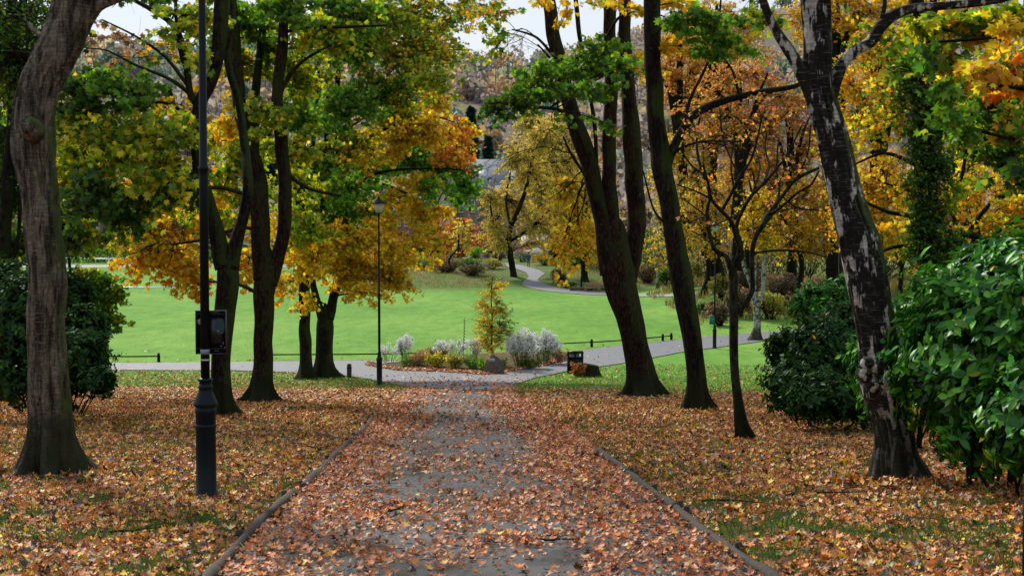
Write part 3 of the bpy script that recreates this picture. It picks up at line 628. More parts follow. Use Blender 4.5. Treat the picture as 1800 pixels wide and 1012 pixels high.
# notice board seen from behind
k = b0[1]/FPX; C = P(369, 584.5, b0[1]); bt = thing('notice_board', 'black rectangular board with scuffed rim strapped to the nearest lamp post', 'notice board', C)
mb = MB(); mb.box(C+np.array([0, .068, 0]), (.302, .012, .425)); mb.obj('board', plain('board_back', (.006, .008, .01), .3, .5, 0, .3, 25), bt)
mb = MB()
for sx in (-1, 1): mb.box(C+np.array([sx*.148, .06, 0]), (.012, .04, .437))
for sz in (-1, 1): mb.box(C+np.array([0, .06, sz*.2125]), (.283, .038, .012))
mb.obj('frame', plain('scuffed_rim', (.02, .024, .03), .5, .5, 0, 1.0, 60), bt)
for sz in (-.165, .18): mb = MB(); mb.box(C+np.array([0, .045, sz]), (.27, .02, .022)); mb.obj('bracket', MAT['iron'], bt)
mb = MB(); mb.lathe([(.047, -.215), (.047, -.165)], (0, 0, 0), 20); V = mb.V[0]; mb.V[0] = V+np.array([*b0[:2], C[2]]); mb.obj('clamp', plain('galvanised', (.25, .3, .34), .5, .5, .3, .9, 50), bt)
st = MB(); a = np.arange(16)*PI/8; V = np.stack([C[0]-.112+.026*np.cos(a), np.full(16, C[1]+.0605), C[2]+.107+.026*np.sin(a)], 1); st.add(V, [np.arange(16).reshape(1, -1)], (.42, .45, .55)); st.add(V*1+0, [np.arange(16).reshape(1, -1)], (.42,.45,.55)) if 0 else None
st.box((C[0]-.112, C[1]+.059, C[2]+.107), (.04, .002, .009), (.45, .05, .07), 0); so = st.obj('sticker', MAT['vs'], bt)
st = MB(); V = np.stack([C[0]+.085+.05*np.sign(np.cos(a))*np.abs(np.cos(a))**.6, np.full(16, C[1]+.0605), C[2]+.06+.08*np.sin(a)], 1); st.add(V, [np.arange(16).reshape(1, -1)], (.015, .045, .06)); st.obj('label_patch', MAT['vs'], bt)
st = MB()
for (dx, dz, w, h) in ((.07,.015,.018,.008),(.14,-.16,.02,.03),(-.1,-.17,.06,.005),(.02,.2,.12,.005),(-.09,.19,.06,.005),(.145,.02,.004,.16),(-.083,-.06,.005,.05),(-.08,.01,.004,.02),(.1,-.14,.012,.006),(.12,-.11,.004,.03),(.05,-.185,.05,.006)):
    st = MB(); st.box(C+np.array([dx, .0595, dz]), (w, .002, h), (.38, .42, .45), rx=0); st.obj('scuff', MAT['v'], bt)
# thin tie around the post below the board
mb = MB(); mb.lathe([(.049, 0), (.050, .006), (.049, .012)], (*b0[:2], C[2]-.275), 20); tie = mb.obj('cable_tie', plain('pale_plastic', (.6, .62, .66), .5), smooth=True)
tag(tie, 'pale thin tie wrapped around the lamp post just below the board', 'cable tie')
# green box on the far lamp
q = G(1256, 612); C = P(1251.5, 563, q[1]); gb = thing('dispenser_box', 'small green box fixed to the slender lamp post', 'box', C)
mb = MB(); mb.box(C, (.26, .2, .42), (.02, .16, .12)); mb.obj('housing', MAT['vs'], gb)
mb = MB(); mb.box(C+np.array([0, -.005, .225]), (.28, .22, .03), (.015, .11, .09)); mb.obj('lid', MAT['vs'], gb)
# pole at the photograph's right edge
q = G(1806, 1040); pt = thing('metal_post', 'dark blue-black metal post at the lower right edge beside the laurel', 'post', (q[0], q[1], gz(q[0], q[1])))
mb = MB(); mb.lathe([(.035, -.2), (.035, .52), (.02, .54), (.0, .545)], n=16); mb.obj('shaft', MAT['iron_blue'], pt, smooth=True, local=True)
mb = MB(); mb.lathe([(.05, -.02), (.05, .03), (.036, .05)], n=16); mb.obj('collar', MAT['iron_blue'], pt, smooth=True, local=True)

# ------------------------------------------------------------------ low rail fences
def fence(pts, label, grp='low knee-high rail fences along the lawn'):
    Q = np.array([G(*p[:2]) for p in pts]); t = thing('rail_fence', label, 'fence', Q[0], grp); r = MB()
    n = max(2, int((np.linalg.norm(Q[-1]-Q[0]))/.8)); s = np.linspace(0, 1, len(Q)); f = np.linspace(0, 1, n)
    L = np.stack([np.interp(f, s, Q[:, k]) for k in range(3)], 1); L[:, 2] = base_z(L[:, 0], L[:, 1])+.27+.03*(vn(L[:, 0]*.6, 4)-.5)
    r.tube(L, .032, 8); r.obj('rail', MAT['bark_dark'], t, smooth=True)
    for p in pts:
        if len(p) > 2 and p[2] == 0: continue
        c = G(*p[:2]); m = MB(); m.lathe([(.075, -.2), (.075, .32), (.06, .35), (.05, .36), (.07, .38), (.06, .42), (.0, .43)], (c[0], c[1], base_z(c[0], c[1])), 10); m.obj('post', MAT['bark_dark'], t, smooth=True)
fence([(-60,637,0),(60,636,1),(185,636,0),(279,636,1)], 'dark low rail ending in a post, seen left of the notice board')
fence([(480,633,0),(592,632,0),(668,632,0),(760,630,0)], 'low rail running behind the junction lamp and flower bed')
fence([(960,614,0),(1040,610,1),(1100,606,0),(1165,600,1),(1180,598,1)], 'low rail with short posts behind the forked tree at the right path')
for p, lab in (((1178,598), ''),): pass

# ------------------------------------------------------------------ bollard, bin, stump, stone
q = G(614, 664); bl = thing('bollard', 'short round-topped wooden bollard at the path edge left of the junction lamp', 'bollard', q)
mb = MB(); mb.lathe([(.10, -.2), (.10, .46), (.085, .475), (.085, .49), (.10, .50), (.10, .53), (.075, .575), (.03, .595), (0, .6)], n=16); mb.obj('post', MAT['wood'], bl, smooth=True, local=True)
mb = MB(); mb.lathe([(.106, .40), (.108, .42), (.106, .44)], n=16); mb.obj('band', MAT['iron'], bl, smooth=True, local=True)
q = G(1011, 656); k = q[1]/FPX; w = 28*k; h = 41*k
bn = thing('litter_bin', 'black double litter bin with square openings beside the path', 'litter bin', q)
mb = MB(); mb.box(q+np.array([0, 0, h*.34]), (w, w*.7, h*.68)); mb.obj('body', MAT['iron'], bn)
mb = MB()
for sx in (-1, 0, 1):
    for sy in (-1, 1): mb.box(q+np.array([sx*w*.44, sy*w*.31, h*.78]), (w*.12, w*.05, h*.20))
mb.box(q+np.array([0, 0, h*.70]), (w*1.03, w*.74, h*.04)); mb.obj('hood', MAT['iron'], bn)
mb = MB(); mb.box(q+np.array([0, 0, h*.90]), (w*1.04, w*.76, h*.05)); mb.box(q+np.array([0, 0, h*.945]), (w*.98, w*.7, h*.035)); mb.obj('lid', MAT['iron_blue'], bn)
mb = MB(); mb.box(q+np.array([-.02, .0, h*.80]), (w*.6, .01, h*.13), (.5, .6, .55)); mb.obj('liner', MAT['v'], bn)
for sx in (-1, 1): mb = MB(); mb.box(q+np.array([sx*w*.22, -w*.352, h*.42]), (w*.24, .008, h*.10), (.42, .36, .16)); mb.obj('emblem', MAT['v'], bn)
q = G(1034, 662); sr = thing('tree_stump', 'cut grey tree stump in the grass in front of the litter bin', 'tree stump', q)
mb = MB(); mb.lathe([(.50,-.1),(.44,.05),(.36,.2),(.34,.48),(.33,.5),(.0,.47)], q+np.array([.12, 0, 0]), 18); V = mb.V[0]; V[:, :2] += .10*(np.stack([vn(V[:, 0]*3, V[:, 1]*3, V[:, 2]*3, k) for k in (1, 2)], 1)-.5); V[:, 2] += np.where(V[:, 2] > q[2]+.4, (V[:, 0]-q[0]-.2)*-.18, 0); mb.obj('wood_block', MAT['bark_grey'], sr, smooth=False)
q2 = q+np.array([-.42, -.3, 0]); fn = thing('dead_fern', 'rusty orange withered fern growing against the stump', 'fern', q2)
mb = MB(); T = []; n = 46
for i in range(n):
    a = rng.uniform(0, 2*PI); l = rng.uniform(.25, .72); r = rng.uniform(.08, .34); p0 = q2+rng.normal(0, .06, 3)*np.array([1, 1, 0]); 
    T.append([p0, p0+np.array([math.cos(a)*r*.4, math.sin(a)*r*.4, l*.85]), p0+np.array([math.cos(a)*r, math.sin(a)*r, l*rng.uniform(.5, .95)])])
T = np.array(T); mb.tubes(T, np.tile([[.008, .006, .003]], (n, 1))); mb.obj('stem', MAT['bark_red'], fn)
lf = MB(); u = rng.random((n, 36, 1)); Q = T[:, None, 0]*(1-u)**2+2*T[:, None, 1]*u*(1-u)+T[:, None, 2]*u*u; Q = Q.reshape(-1, 3)+rng.normal(0, .035, (n*36, 3)); c = np.array([.42, .15, .04])*np.exp(rng.normal(0, .35, (len(Q), 1))); lf.cards(KITE, Q, unit(len(Q)), unit(len(Q))+np.array([0, 0, -.4]), .08, c); lf.obj('frond', MAT['leaf'], fn)
# plaque stone: a split slab with a pointed top
q = G(867, 657); k = q[1]/FPX; sn = thing('memorial_stone', 'brown pointed stone slab with a small plaque at the bed tip', 'stone', q)
pts = [(-15,0),(-17,14),(-14,24),(-4,36),(1,37.5),(12,30),(19,20),(20,2)]; V = []; 
for y in (-.22, .25):
    for (a, b) in pts: V.append([q[0]+a*k*(1 if y < 0 else .9), q[1]+y+b*.004, q[2]-.06+b*k*(1 if y < 0 else .93)])
n = len(pts); mb = MB(); mb.add(V, [np.arange(n).reshape(1, -1), np.arange(n)[::-1].reshape(1, -1)+n, np.array([[i, i+n, (i+1) % n+n, (i+1) % n] for i in range(n)])]); so = mb.obj('slab', MAT['stone'], sn)
bv = so.modifiers.new('bevel', 'BEVEL'); bv.width = .04; bv.segments = 2
mb = MB(); mb.box(q+np.array([-3*k, -.228+.09, 25*k]), (12*k, .02, 6.5*k), (.42, .42, .46)); mb.obj('plaque', MAT['vs'], sn)
# fallen pale leaf-litter stones etc. beside the stump
q = G(1049, 683)
mb = MB(); mb.lathe([(.28, -.03), (.30, .02), (.26, .06), (.0, .07)], q, 10); V = mb.V[0]; V[:, :2] += .08*(np.stack([vn(V[:, 0]*4, V[:, 1]*4, 1, k) for k in (1, 2)], 1)-.5)
tag(mb.obj('flat_stone', MAT['stone']), 'low flat grey stone lying in the grass right of the main path mouth', 'stone')
# ================================================================== NEAR TREES
def base(px, py):
    c = G(px, py); c[2] = gz(c[0], c[1]); return c
GM = 'mossy trees lining the path'
# left birch
t = Tree('birch_tree', 'stout leaning silver-brown birch at the far left with a flared base', base(88, 842), bark='birch_old', leaf=.07, tmpl=OVAL)
t.limb([(90,842,92),(88,800,90),(86,720,86),(84,620,82),(82,500,80),(77,400,80),(72,340,80),(65,300,82),(59,262,90),(57,235,90),(57,200,86),(69,150,86),(94,100,88),(118,50,88),(133,0,86),(160,-60,78),(190,-160,70),(205,-300,56),(200,-480,40),(215,-700,20)], True, n=72)
t.limb([(150,40,30),(172,12,24),(200,0,19),(235,-18,16),(300,-90,12),(380,-150,8)])
t.limb([(60,235,50,-.12),(53,222,50,-.3),(50,214,30,-.42)], n=16)
t.blob(20,90,80,90,'GD',.6,dY=1,leaf=.07); t.blob(30,10,90,70,'GD',.6,dY=2,leaf=.08); t.blob(90,-60,150,70,'GD',.4,dY=1,leaf=.09)
upper(t, P(250,-520,t.Y), 2.6, 'YG'); t.finish()
# tree behind the nearest lamp
t = Tree('maple_tree', 'dark mossy forked maple standing just behind the notice board', base(387, 739), GM, bark='bark')
t.limb([(393,739,46),(392,700,38),(390,650,40),(393,590,42),(398,530,46),(400,490,48),(400,465,42),(400,445,24),(401,432,3)], True)
t.limb([(396,470,44),(380,410,36),(362,350,32),(350,290,28),(348,220,30),(354,178,30),(372,140,28),(384,90,30),(388,40,32),(392,-20,30),(400,-120,26),(395,-300,18),(410,-500,8)])
t.limb([(404,470,42),(418,415,28),(430,370,24),(436,320,24),(430,250,20,.6),(420,180,18,1),(400,100,16,1.2),(410,0,14,1.5),(400,-150,10,2)])
t.limb([(350,185,20),(335,165,16),(327,110,15),(318,70,14),(300,40,13),(262,15,10),(220,-10,8),(170,-60,6)])
t.limb([(330,125,12),(318,95,9),(310,40,8),(308,-20,7),(300,-100,5)])
t.limb([(340,170,10),(300,140,8),(240,115,6),(190,90,4),(160,85,3)])
t.limb([(330,150,9),(290,100,7),(240,65,5),(180,35,3)])
t.limb([(348,300,12),(300,330,9),(240,345,8),(200,352,7),(160,345,5)])
t.limb([(350,215,9),(320,195,7),(280,180,6),(240,200,4)])
for a in [(150,165,75,42,'GD',1.2),(210,150,70,35,'G',.8),(150,215,60,40,'YG',1.0),(225,240,75,42,'YG',1.3),(290,235,55,40,'YG',1.1),(170,290,70,40,'YG',1.1),(260,300,65,38,'YG',1.1),(320,330,45,35,'GD',.9),(150,345,60,45,'GD',1.3),(225,375,55,40,'GD',1.0),(320,185,45,30,'YO',.5),(270,105,70,25,'MIXR',.14),(210,70,60,40,'BR',.10),(300,60,50,30,'YG',.16),(240,5,70,18,'GD',.3),(340,20,50,40,'YG',.8),(350,120,30,30,'YG',.5)]:
    t.blob(*a, dY=rng.uniform(-1.2, 1.2), bare=.5 if a[5] < .4 else 0)
upper(t, P(330,-420,t.Y), 3.5, 'G'); t.finish()
# big forked tree (third trunk)
t = Tree('maple_tree', 'thick brown maple trunk forking low, third trunk from the left', base(461, 710), GM, bark='bark_red')
t.limb([(460,710,58),(461,680,44),(462,630,41),(463,570,41),(465,520,46),(468,490,50),(470,465,40),(472,440,14),(472,430,2)], True)
t.limb([(462,495,46),(458,430,42),(457,380,42),(455,330,40),(446,285,36),(434,240,32),(424,200,29),(418,150,28),(414,100,26),(410,50,25),(404,0,26),(400,-120,22),(410,-350,14),(405,-600,6)])
t.limb([(474,500,36),(484,465,32),(496,420,30),(501,370,30),(500,310,29),(494,250,28),(489,200,26),(488,150,24),(496,90,23),(498,30,20),(502,-60,17),(510,-250,10),(500,-450,5)])
t.limb([(450,300,26,.6),(446,240,24,.8),(448,170,20,1),(455,110,17,1),(462,40,17,1),(458,-40,14,1.2),(470,-200,9,1.5)])
t.limb([(486,190,12),(500,150,9),(530,110,7),(580,80,5)]); t.limb([(494,60,9),(530,50,8),(600,48,7),(680,45,5)])
t.limb([(452,330,14),(430,340,10),(380,330,8),(310,340,7),(260,370,5)]); t.limb([(460,420,10),(430,400,8),(360,420,7),(300,430,5)])
t.limb([(498,300,10),(540,330,8),(600,345,6)])
for a in [(430,40,55,35,'G',.9),(500,20,60,35,'G',1.0),(560,60,60,40,'YG',1.0),(600,20,60,35,'G',1.2),(530,130,50,35,'YG',1.0),(420,110,40,40,'MIXR',.7),(470,200,45,40,'YG',.6),(530,200,50,35,'G',.9),(410,300,45,45,'YG',.8),(470,90,40,30,'G',.7),(380,60,40,40,'G',.8),(550,260,40,35,'YG',.6),(410,200,35,40,'YO',.6)]:
    t.blob(*a, dY=rng.uniform(-2, 2))
for a in [(260,400,55,40,'YO',1.1),(320,400,50,40,'YO',1.1),(240,450,45,32,'YO',.8),(300,470,55,35,'YO',1.0),(335,505,22,20,'YO',.8),(260,480,30,18,'YO',.35),(290,355,55,30,'YG',.9),(385,380,40,35,'YG',.8),(230,330,50,30,'YO',.6),(430,450,25,45,'YO',.7)]:
    t.blob(*a, dY=3.5+rng.uniform(-1.5, 1.5), bare=1.0, droop=1.0)
for a in [(400,250,40,40,'YG',.7),(450,350,40,35,'YG',.7),(520,330,35,35,'YG',.7),(380,330,35,40,'YO',.7),(470,30,50,30,'YG',.9),(350,250,40,30,'YG',.6)]: t.blob(*a, dY=3+rng.uniform(-2, 2))
upper(t, P(480,-280,t.Y), 5, 'G', 5); t.finish()
# fourth trunk
t = Tree('maple_tree', 'slim straight mossy maple, left of the pair at the crossing path', base(537, 667), GM, bark='bark')
t.limb([(537,667,30),(537,630,25),(536,570,25),(534,500,24),(533,440,24),(530,370,23),(524,320,24),(520,280,22),(526,220,19),(531,160,17),(530,90,15),(527,0,13),(530,-150,9),(525,-350,4)], True)
t.limb([(526,340,12),(545,280,10),(556,200,9),(560,100,8),(566,0,6),(570,-100,4)])
t.limb([(530,330,10),(510,290,8),(495,200,7),(470,120,5)]); t.limb([(530,250,7),(560,235,6),(610,225,5),(650,200,3)])
for a in [(620,75,60,40,'G',1.1),(680,40,60,40,'YG',1.0),(650,165,60,32,'G',1.1),(600,190,55,40,'G',1.1),(560,300,50,35,'G',.9),(560,345,45,30,'YG',1.0),(540,400,40,30,'YG',1.0),(610,260,55,35,'MIXR',.9),(720,80,55,40,'MIXR',.8),(700,150,55,40,'MIXR',.9),(750,30,55,35,'MIXR',.8),(660,100,40,15,'G',.3),(560,450,35,30,'YO',.9)]:
    t.blob(*a, dY=rng.uniform(-3, 3))
for a in [(480,260,45,35,'YG',.7),(560,150,45,35,'MIXR',.8),(620,20,60,30,'YG',.9),(780,80,55,40,'MIXR',.6),(760,140,45,30,'YG',.6),(820,20,50,26,'MIXR',.6),(610,300,45,30,'YO',.6),(505,400,35,35,'YO',.8),(720,200,45,30,'YO',.7)]: t.blob(*a, dY=rng.uniform(-3, 3))
upper(t, P(560,-200,t.Y), 5, 'G', 4); t.finish()
# fifth trunk with the hanging yellow boughs
t = Tree('maple_tree', 'maple with hanging yellow boughs, right of the pair at the crossing path', base(570, 664), GM, bark='bark')
t.limb([(571,664,44),(570,635,36),(570,600,34),(571,575,36),(571,558,30),(572,540,14),(572,532,2)], True)
t.limb([(566,560,22),(556,520,16),(550,490,13),(556,430,13),(566,370,13),(572,300,12),(574,220,11),(578,140,9),(582,40,7),(590,-80,5)])
t.limb([(576,560,26),(586,525,20),(596,480,20),(603,430,20),(605,380,18),(600,330,16),(596,280,14),(592,210,13),(594,130,11),(604,40,9),(610,-80,6),(600,-250,4)])
t.limb([(602,400,9),(620,345,8),(650,310,7),(700,298,6),(770,296,5),(820,300,3)])
t.limb([(600,300,9),(620,265,8),(660,235,7),(710,215,6),(760,205,5),(800,215,3)])
t.limb([(603,350,8),(640,320,7),(690,330,6),(730,350,5),(760,390,3)]); t.limb([(600,440,8),(625,430,6),(660,425,5),(700,440,3)])
for a in [(610,330,50,28,'GB',1.1),(670,290,50,25,'GB',1.2),(720,275,50,25,'GB',1.3),(780,290,50,26,'GB',1.4),(815,325,26,34,'GB',1.3),(770,325,40,22,'GB',.8),(640,370,45,25,'MIXR',1.0),(600,375,40,28,'G',1.1),
          (740,225,55,32,'YO',1.0),(790,240,40,30,'OR',1.0),(800,275,38,20,'OR',.9),(700,250,45,28,'YO',.9),(650,240,45,30,'YO',.8),(690,190,50,25,'YG',.9),(760,170,45,30,'YO',.7),
          (590,415,45,28,'YO',1.1),(640,410,45,28,'YO',1.0),(690,390,40,25,'YO',.8),(600,460,45,28,'YO',1.2),(650,470,50,30,'YO',1.3),(695,485,32,26,'YO',1.2),(690,445,35,28,'YO',.9),(600,500,35,20,'YO',.8),(650,515,35,16,'YO',.7),(740,370,35,30,'YO',.8),(735,325,35,22,'YO',.8),(775,365,30,22,'YO',.7),(800,250,30,30,'OR',.6),(830,230,22,22,'YO',.6),(690,345,30,22,'YO',.8),(720,455,22,26,'YO',.6),(760,410,28,28,'YO',.6),(765,450,16,22,'YO',.6),(730,420,30,25,'YO',.6),(700,350,40,25,'YO',.6),(520,455,40,30,'YO',.8),(500,500,35,30,'YO',.7),(540,530,30,20,'YO',.6),(440,470,30,30,'YO',.6),(520,380,40,40,'YG',.6)]:
    t.blob(a[0], a[1], a[2], a[3], a[4], a[5]*.8, dY=rng.uniform(-3, 3), bare=1.0, droop=1.1)
upper(t, P(660,-150,t.Y), 6, 'MIXR', 5); t.finish()
# right hand forked tree
t = Tree('maple_tree', 'large triple-stemmed brown maple right of the path with green boughs', base(1128, 700), GM, bark='bark_red')
t.limb([(1130,700,64),(1127,670,56),(1118,620,56),(1106,570,58),(1096,520,64),(1089,485,70),(1087,460,66),(1088,435,50),(1090,405,24),(1090,385,4)], True, n=32)
t.limb([(1076,480,48),(1064,420,40),(1052,360,38),(1040,300,38),(1024,250,38),(1006,205,36),(992,150,32),(980,95,31),(970,40,30),(962,-20,28),(950,-150,22),(930,-350,14),(920,-550,6)])
t.limb([(1086,480,40),(1078,420,34),(1073,350,32),(1071,280,30),(1071,210,29),(1074,140,29),(1073,70,28),(1071,0,27),(1075,-150,22),(1090,-350,14),(1080,-550,6)])
t.limb([(1100,500,46,.3),(1114,440,42,.3),(1118,380,40,.3),(1116,310,40,.3),(1110,240,39,.3),(1104,170,32,.3),(1100,100,28,.3),(1098,20,27,.3),(1100,-120,22,.3),(1130,-350,12,.3),(1140,-500,5)])
t.limb([(1060,380,10),(1050,310,9),(1046,230,9),(1034,150,8),(1020,70,10),(1012,0,10),(1005,-100,7)])
t.limb([(1030,270,10,-.5),(1012,225,8,-1.5),(985,195,8,-3),(945,188,7,-4),(905,178,5,-5),(860,182,4,-6)])
t.limb([(1030,310,7,-.3),(1004,270,6,-.8),(990,240,4,-1)]); t.limb([(982,110,8),(950,72,6),(930,60,5),(900,52,3)]); t.limb([(990,130,6),(960,95,5),(945,78,3)])
t.limb([(1070,60,8,-.5),(1090,30,6,-1),(1130,20,5,-2),(1170,30,3,-2)])
for a in [(1000,110,50,26,'G',1.0),(1060,95,50,26,'G',1.1),(1095,120,30,20,'GB',.8),(960,140,48,22,'G',1.0),(905,150,45,20,'G',.8),(890,180,50,20,'GD',.7),(960,178,45,16,'G',.8),(1010,160,40,16,'G',.7),(1055,150,40,20,'G',.6),(850,190,35,16,'GD',.7),(1070,225,25,14,'G',.5),(1010,215,40,10,'G',.35),(870,208,30,12,'GD',.4)]:
    t.blob(*a, dY=-4+rng.uniform(-2, 1), droop=.3)
for a in [(1130,25,40,20,'YO',.4),(1140,125,25,20,'YO',.4),(985,8,35,14,'YO',.6),(860,30,50,30,'MIXR',.45),(880,70,30,40,'YG',.2),(1130,95,30,20,'YO',.3),(1060,10,40,14,'YO',.4)]:
    t.blob(*a, dY=-3+rng.uniform(-2, 2), bare=.6)
# leafless hanging twig sprays
for a in [(880,60,45,55,'G',0),(955,230,60,45,'G',0),(970,330,60,60,'G',0),(900,270,50,30,'G',0)]: t.blob(*a, dY=rng.uniform(-2, 2), bare=2.5, droop=1.6)
for a in [(1000,330,50,40,'YY',.35),(1010,400,45,45,'YO',.5),(1000,440,40,25,'YO',.5),(980,470,22,20,'YO',.4)]: t.blob(*a, dY=2+rng.uniform(-1, 2), bare=1, droop=1.3, att=[*P(1040, 300, t.Y), .07])
upper(t, P(1060,-300,t.Y), 5, 'MIXR', 5); t.finish()
# single leaning tree
t = Tree('maple_tree', 'single leaning mossy maple just right of the triple-stemmed one', base(1228, 727), GM, bark='bark')
t.limb([(1230,727,46),(1226,690,40),(1222,640,39),(1215,580,42),(1206,530,46),(1197,485,48),(1191,440,46),(1183,395,42),(1172,340,42),(1164,290,44),(1156,245,40),(1151,190,36),(1149,120,36),(1147,50,36),(1146,-20,34),(1140,-160,26),(1150,-380,16),(1160,-600,7)], True, n=30)
t.limb([(1170,300,24),(1182,262,20),(1200,228,19),(1225,200,18),(1260,182,16),(1300,170,14),(1345,160,12),(1395,152,10),(1440,130,8)])
t.limb([(1200,228,8),(1215,170,7),(1240,120,6),(1260,60,5),(1270,-30,4)])
t.limb([(1300,170,7),(1285,120,5),(1250,80,4)]); t.limb([(1180,400,7),(1150,370,5),(1130,300,3)])
for a in [(1205,35,45,26,'G',.8),(1265,40,50,26,'G',1.0),(1300,80,45,24,'G',.8),(1245,85,40,18,'G',.6),(1330,30,40,25,'YG',.8),(1190,80,30,30,'YO',.5),(1200,10,40,16,'YO',.6),(1330,250,60,50,'YG',0),(1270,250,60,50,'YG',0)]:
    t.blob(*a, dY=rng.uniform(-2, 1), bare=.5 if a[5] else 3)
upper(t, P(1200,-350,t.Y), 4, 'G', 4); t.finish()
# multi-stemmed small bare tree
t = Tree('ornamental_tree', 'small bare dark tree with many twisting stems in the leaf litter', base(1308, 781), bark='bark_grey', leaf=.08, tmpl=SIMPLE)
t.limb([(1310,781,26),(1303,745,22),(1297,700,19),(1292,650,17),(1289,600,18),(1290,550,19),(1290,500,18),(1288,475,18),(1289,455,9),(1289,448,2)], True, n=18)
t.limb([(1294,552,11),(1308,535,11),(1322,512,12),(1322,480,11),(1322,440,11),(1330,412,12),(1342,395,12),(1352,375,9),(1375,345,8),(1400,315,8),(1440,295,7)])
bl = [[(1284,470,13),(1275,450,11),(1256,438,10),(1247,410,9),(1243,370,8),(1248,345,7),(1238,310,7),(1228,280,6),(1225,240,5),(1232,200,4)],
 [(1290,470,13),(1300,440,12),(1293,415,10),(1286,390,9),(1268,370,8),(1252,352,7),(1244,320,6),(1236,290,5)],
 [(1296,465,11),(1304,445,9),(1295,400,9),(1303,375,9),(1320,345,8),(1345,320,7),(1362,300,6),(1385,270,5),(1410,220,4)],
 [(1268,372,7),(1283,345,7),(1300,310,7),(1318,285,6),(1330,250,5),(1340,200,4)],
 [(1350,378,8),(1372,365,7),(1400,340,6),(1425,325,5),(1440,300,4)],[(1342,396,7),(1360,372,7),(1370,335,6),(1365,300,5),(1368,250,4)],
 [(1324,445,6),(1350,441,6),(1390,440,5),(1430,445,4),(1460,455,3)],[(1252,350,5),(1220,335,4),(1190,325,3)],[(1248,385,4),(1215,360,3),(1195,345,2)],
 [(1344,318,5),(1352,290,5),(1345,260,4),(1350,220,3)],[(1300,310,5),(1285,280,4),(1270,240,4),(1265,190,3)],[(1262,440,4),(1240,420,3),(1215,405,3)],[(1283,400,5),(1290,340,5),(1285,290,4),(1292,240,3)],
 [(1240,310,4),(1215,290,4),(1195,260,3)],[(1320,345,4),(1335,300,4),(1330,270,3),(1310,230,3)],[(1303,375,4),(1270,390,3),(1240,400,3)],[(1400,315,5),(1420,270,4),(1425,220,3)],[(1375,345,4),(1400,365,4),(1440,370,3)]]
for i, l in enumerate(bl):
    dd = rng.uniform(-1.2, 1.2); t.limb([(p[0], p[1], p[2], dd*k/len(l)) for k, p in enumerate(l)])
for a in [(1230,230,45,60),(1290,200,50,60),(1350,230,50,55),(1400,280,50,55),(1250,310,55,50),(1330,310,50,50),(1400,370,50,50),(1215,370,40,45),(1320,380,50,40),(1380,420,50,30)]:
    t.blob(*a, 'ORF', .035 if a[1] < 300 else .02, dY=rng.uniform(-1, 1), bare=3.2, droop=.1, leaf=.08)
t.finish()
# dark birch right
t = Tree('birch_tree', 'big leaning birch with black fissured bark and white patches', base(1582, 856), bark='birch', leaf=.07, tmpl=OVAL)
t.limb([(1585,856,96),(1578,815,84),(1572,770,78),(1564,720,80),(1556,680,92),(1551,650,92),(1545,610,84),(1536,560,84),(1526,510,86),(1517,460,90),(1506,415,84),(1492,370,76),(1480,320,72),(1470,270,68),(1456,225,66),(1444,185,64),(1436,140,62),(1436,90,62),(1438,40,62),(1438,-20,62),(1445,-160,54),(1440,-350,42),(1460,-600,24),(1450,-800,10)], True, n=80)
t.limb([(1440,200,36),(1418,150,30),(1398,110,26),(1380,80,24),(1362,50,20),(1347,15,18),(1335,-30,16),(1325,-120,12),(1300,-250,8)])
t.limb([(1450,210,36),(1462,160,30),(1478,118,26),(1500,92,24),(1530,75,25),(1548,48,26),(1575,25,24),(1610,14,20),(1660,10,18),(1720,4,18),(1775,-6,18),(1850,-30,14),(1950,-80,10)])
t.limb([(1548,40,10),(1555,10,10),(1556,-30,9),(1570,-120,7)])
# burls
for (bx, by, r) in [(1524,640,17),(1521,658,18),(1534,676,19),(1528,662,16),(1552,672,18),(1540,648,15)]:
    c = P(bx, by, t.Y-.17); rr = r*.8*t.Y/FPX; a = unit(1)[0]*.2; t.wood.tube(np.array([c+np.array([0, 0, z]) for z in (-rr, -rr*.7, 0, rr*.7, rr)]), [rr*.1, rr*.7, rr, rr*.7, rr*.1], 12, disp=lambda p, a: 1+.5*(vn(np.cos(a)[None]*3, np.sin(a)[None]*3, p[:, 2:3]*22)-.5))
t.blob(1470,-120,200,90,'YG',.5,leaf=.09); t.blob(1250,-130,120,60,'YG',.4,leaf=.09); t.blob(1800,-130,120,60,'YG',.4,leaf=.09)
upper(t, P(1500,-600,t.Y), 3, 'YG'); t.finish()
# ivy-clad tree
t = Tree('ivy_clad_tree', 'dark upright trunk wrapped in ivy behind the laurel hedge', base(1640, 690), bark='bark_dark', leaf=.15)
t.limb([(1640,690,60),(1638,600,56),(1636,500,54),(1632,420,52),(1628,340,50),(1622,260,46),(1620,180,42),(1615,100,36),(1612,20,32),(1605,-100,24),(1600,-300,14),(1610,-500,6)], True)
t.limb([(1634,470,18),(1665,430,16),(1700,412,16),(1740,425,13),(1800,440,10),(1860,430,7)]); t.limb([(1700,412,11),(1730,370,10),(1760,345,8),(1810,340,6)])
t.limb([(1632,400,14),(1600,380,12),(1560,372,9),(1510,350,6)]); t.limb([(1630,440,12),(1590,432,10),(1555,440,7),(1520,470,4)])
t.limb([(1626,300,12),(1590,280,10),(1550,270,7),(1500,290,4)]); t.limb([(1735,425,8),(1765,400,8),(1810,380,6)]); t.limb([(1624,240,12),(1670,220,9),(1720,225,6)])
t.limb([(1640,410,14),(1670,350,12),(1690,310,9),(1700,250,6)]); t.limb([(1622,330,9),(1580,330,7),(1530,310,4)])
for a in [(1560,300,60,50),(1550,240,60,40),(1545,400,50,40),(1700,300,60,40),(1500,200,50,50),(1730,390,60,40)]: t.blob(*a, 'YO', .12, bare=2.2, dY=rng.uniform(-1, 1))
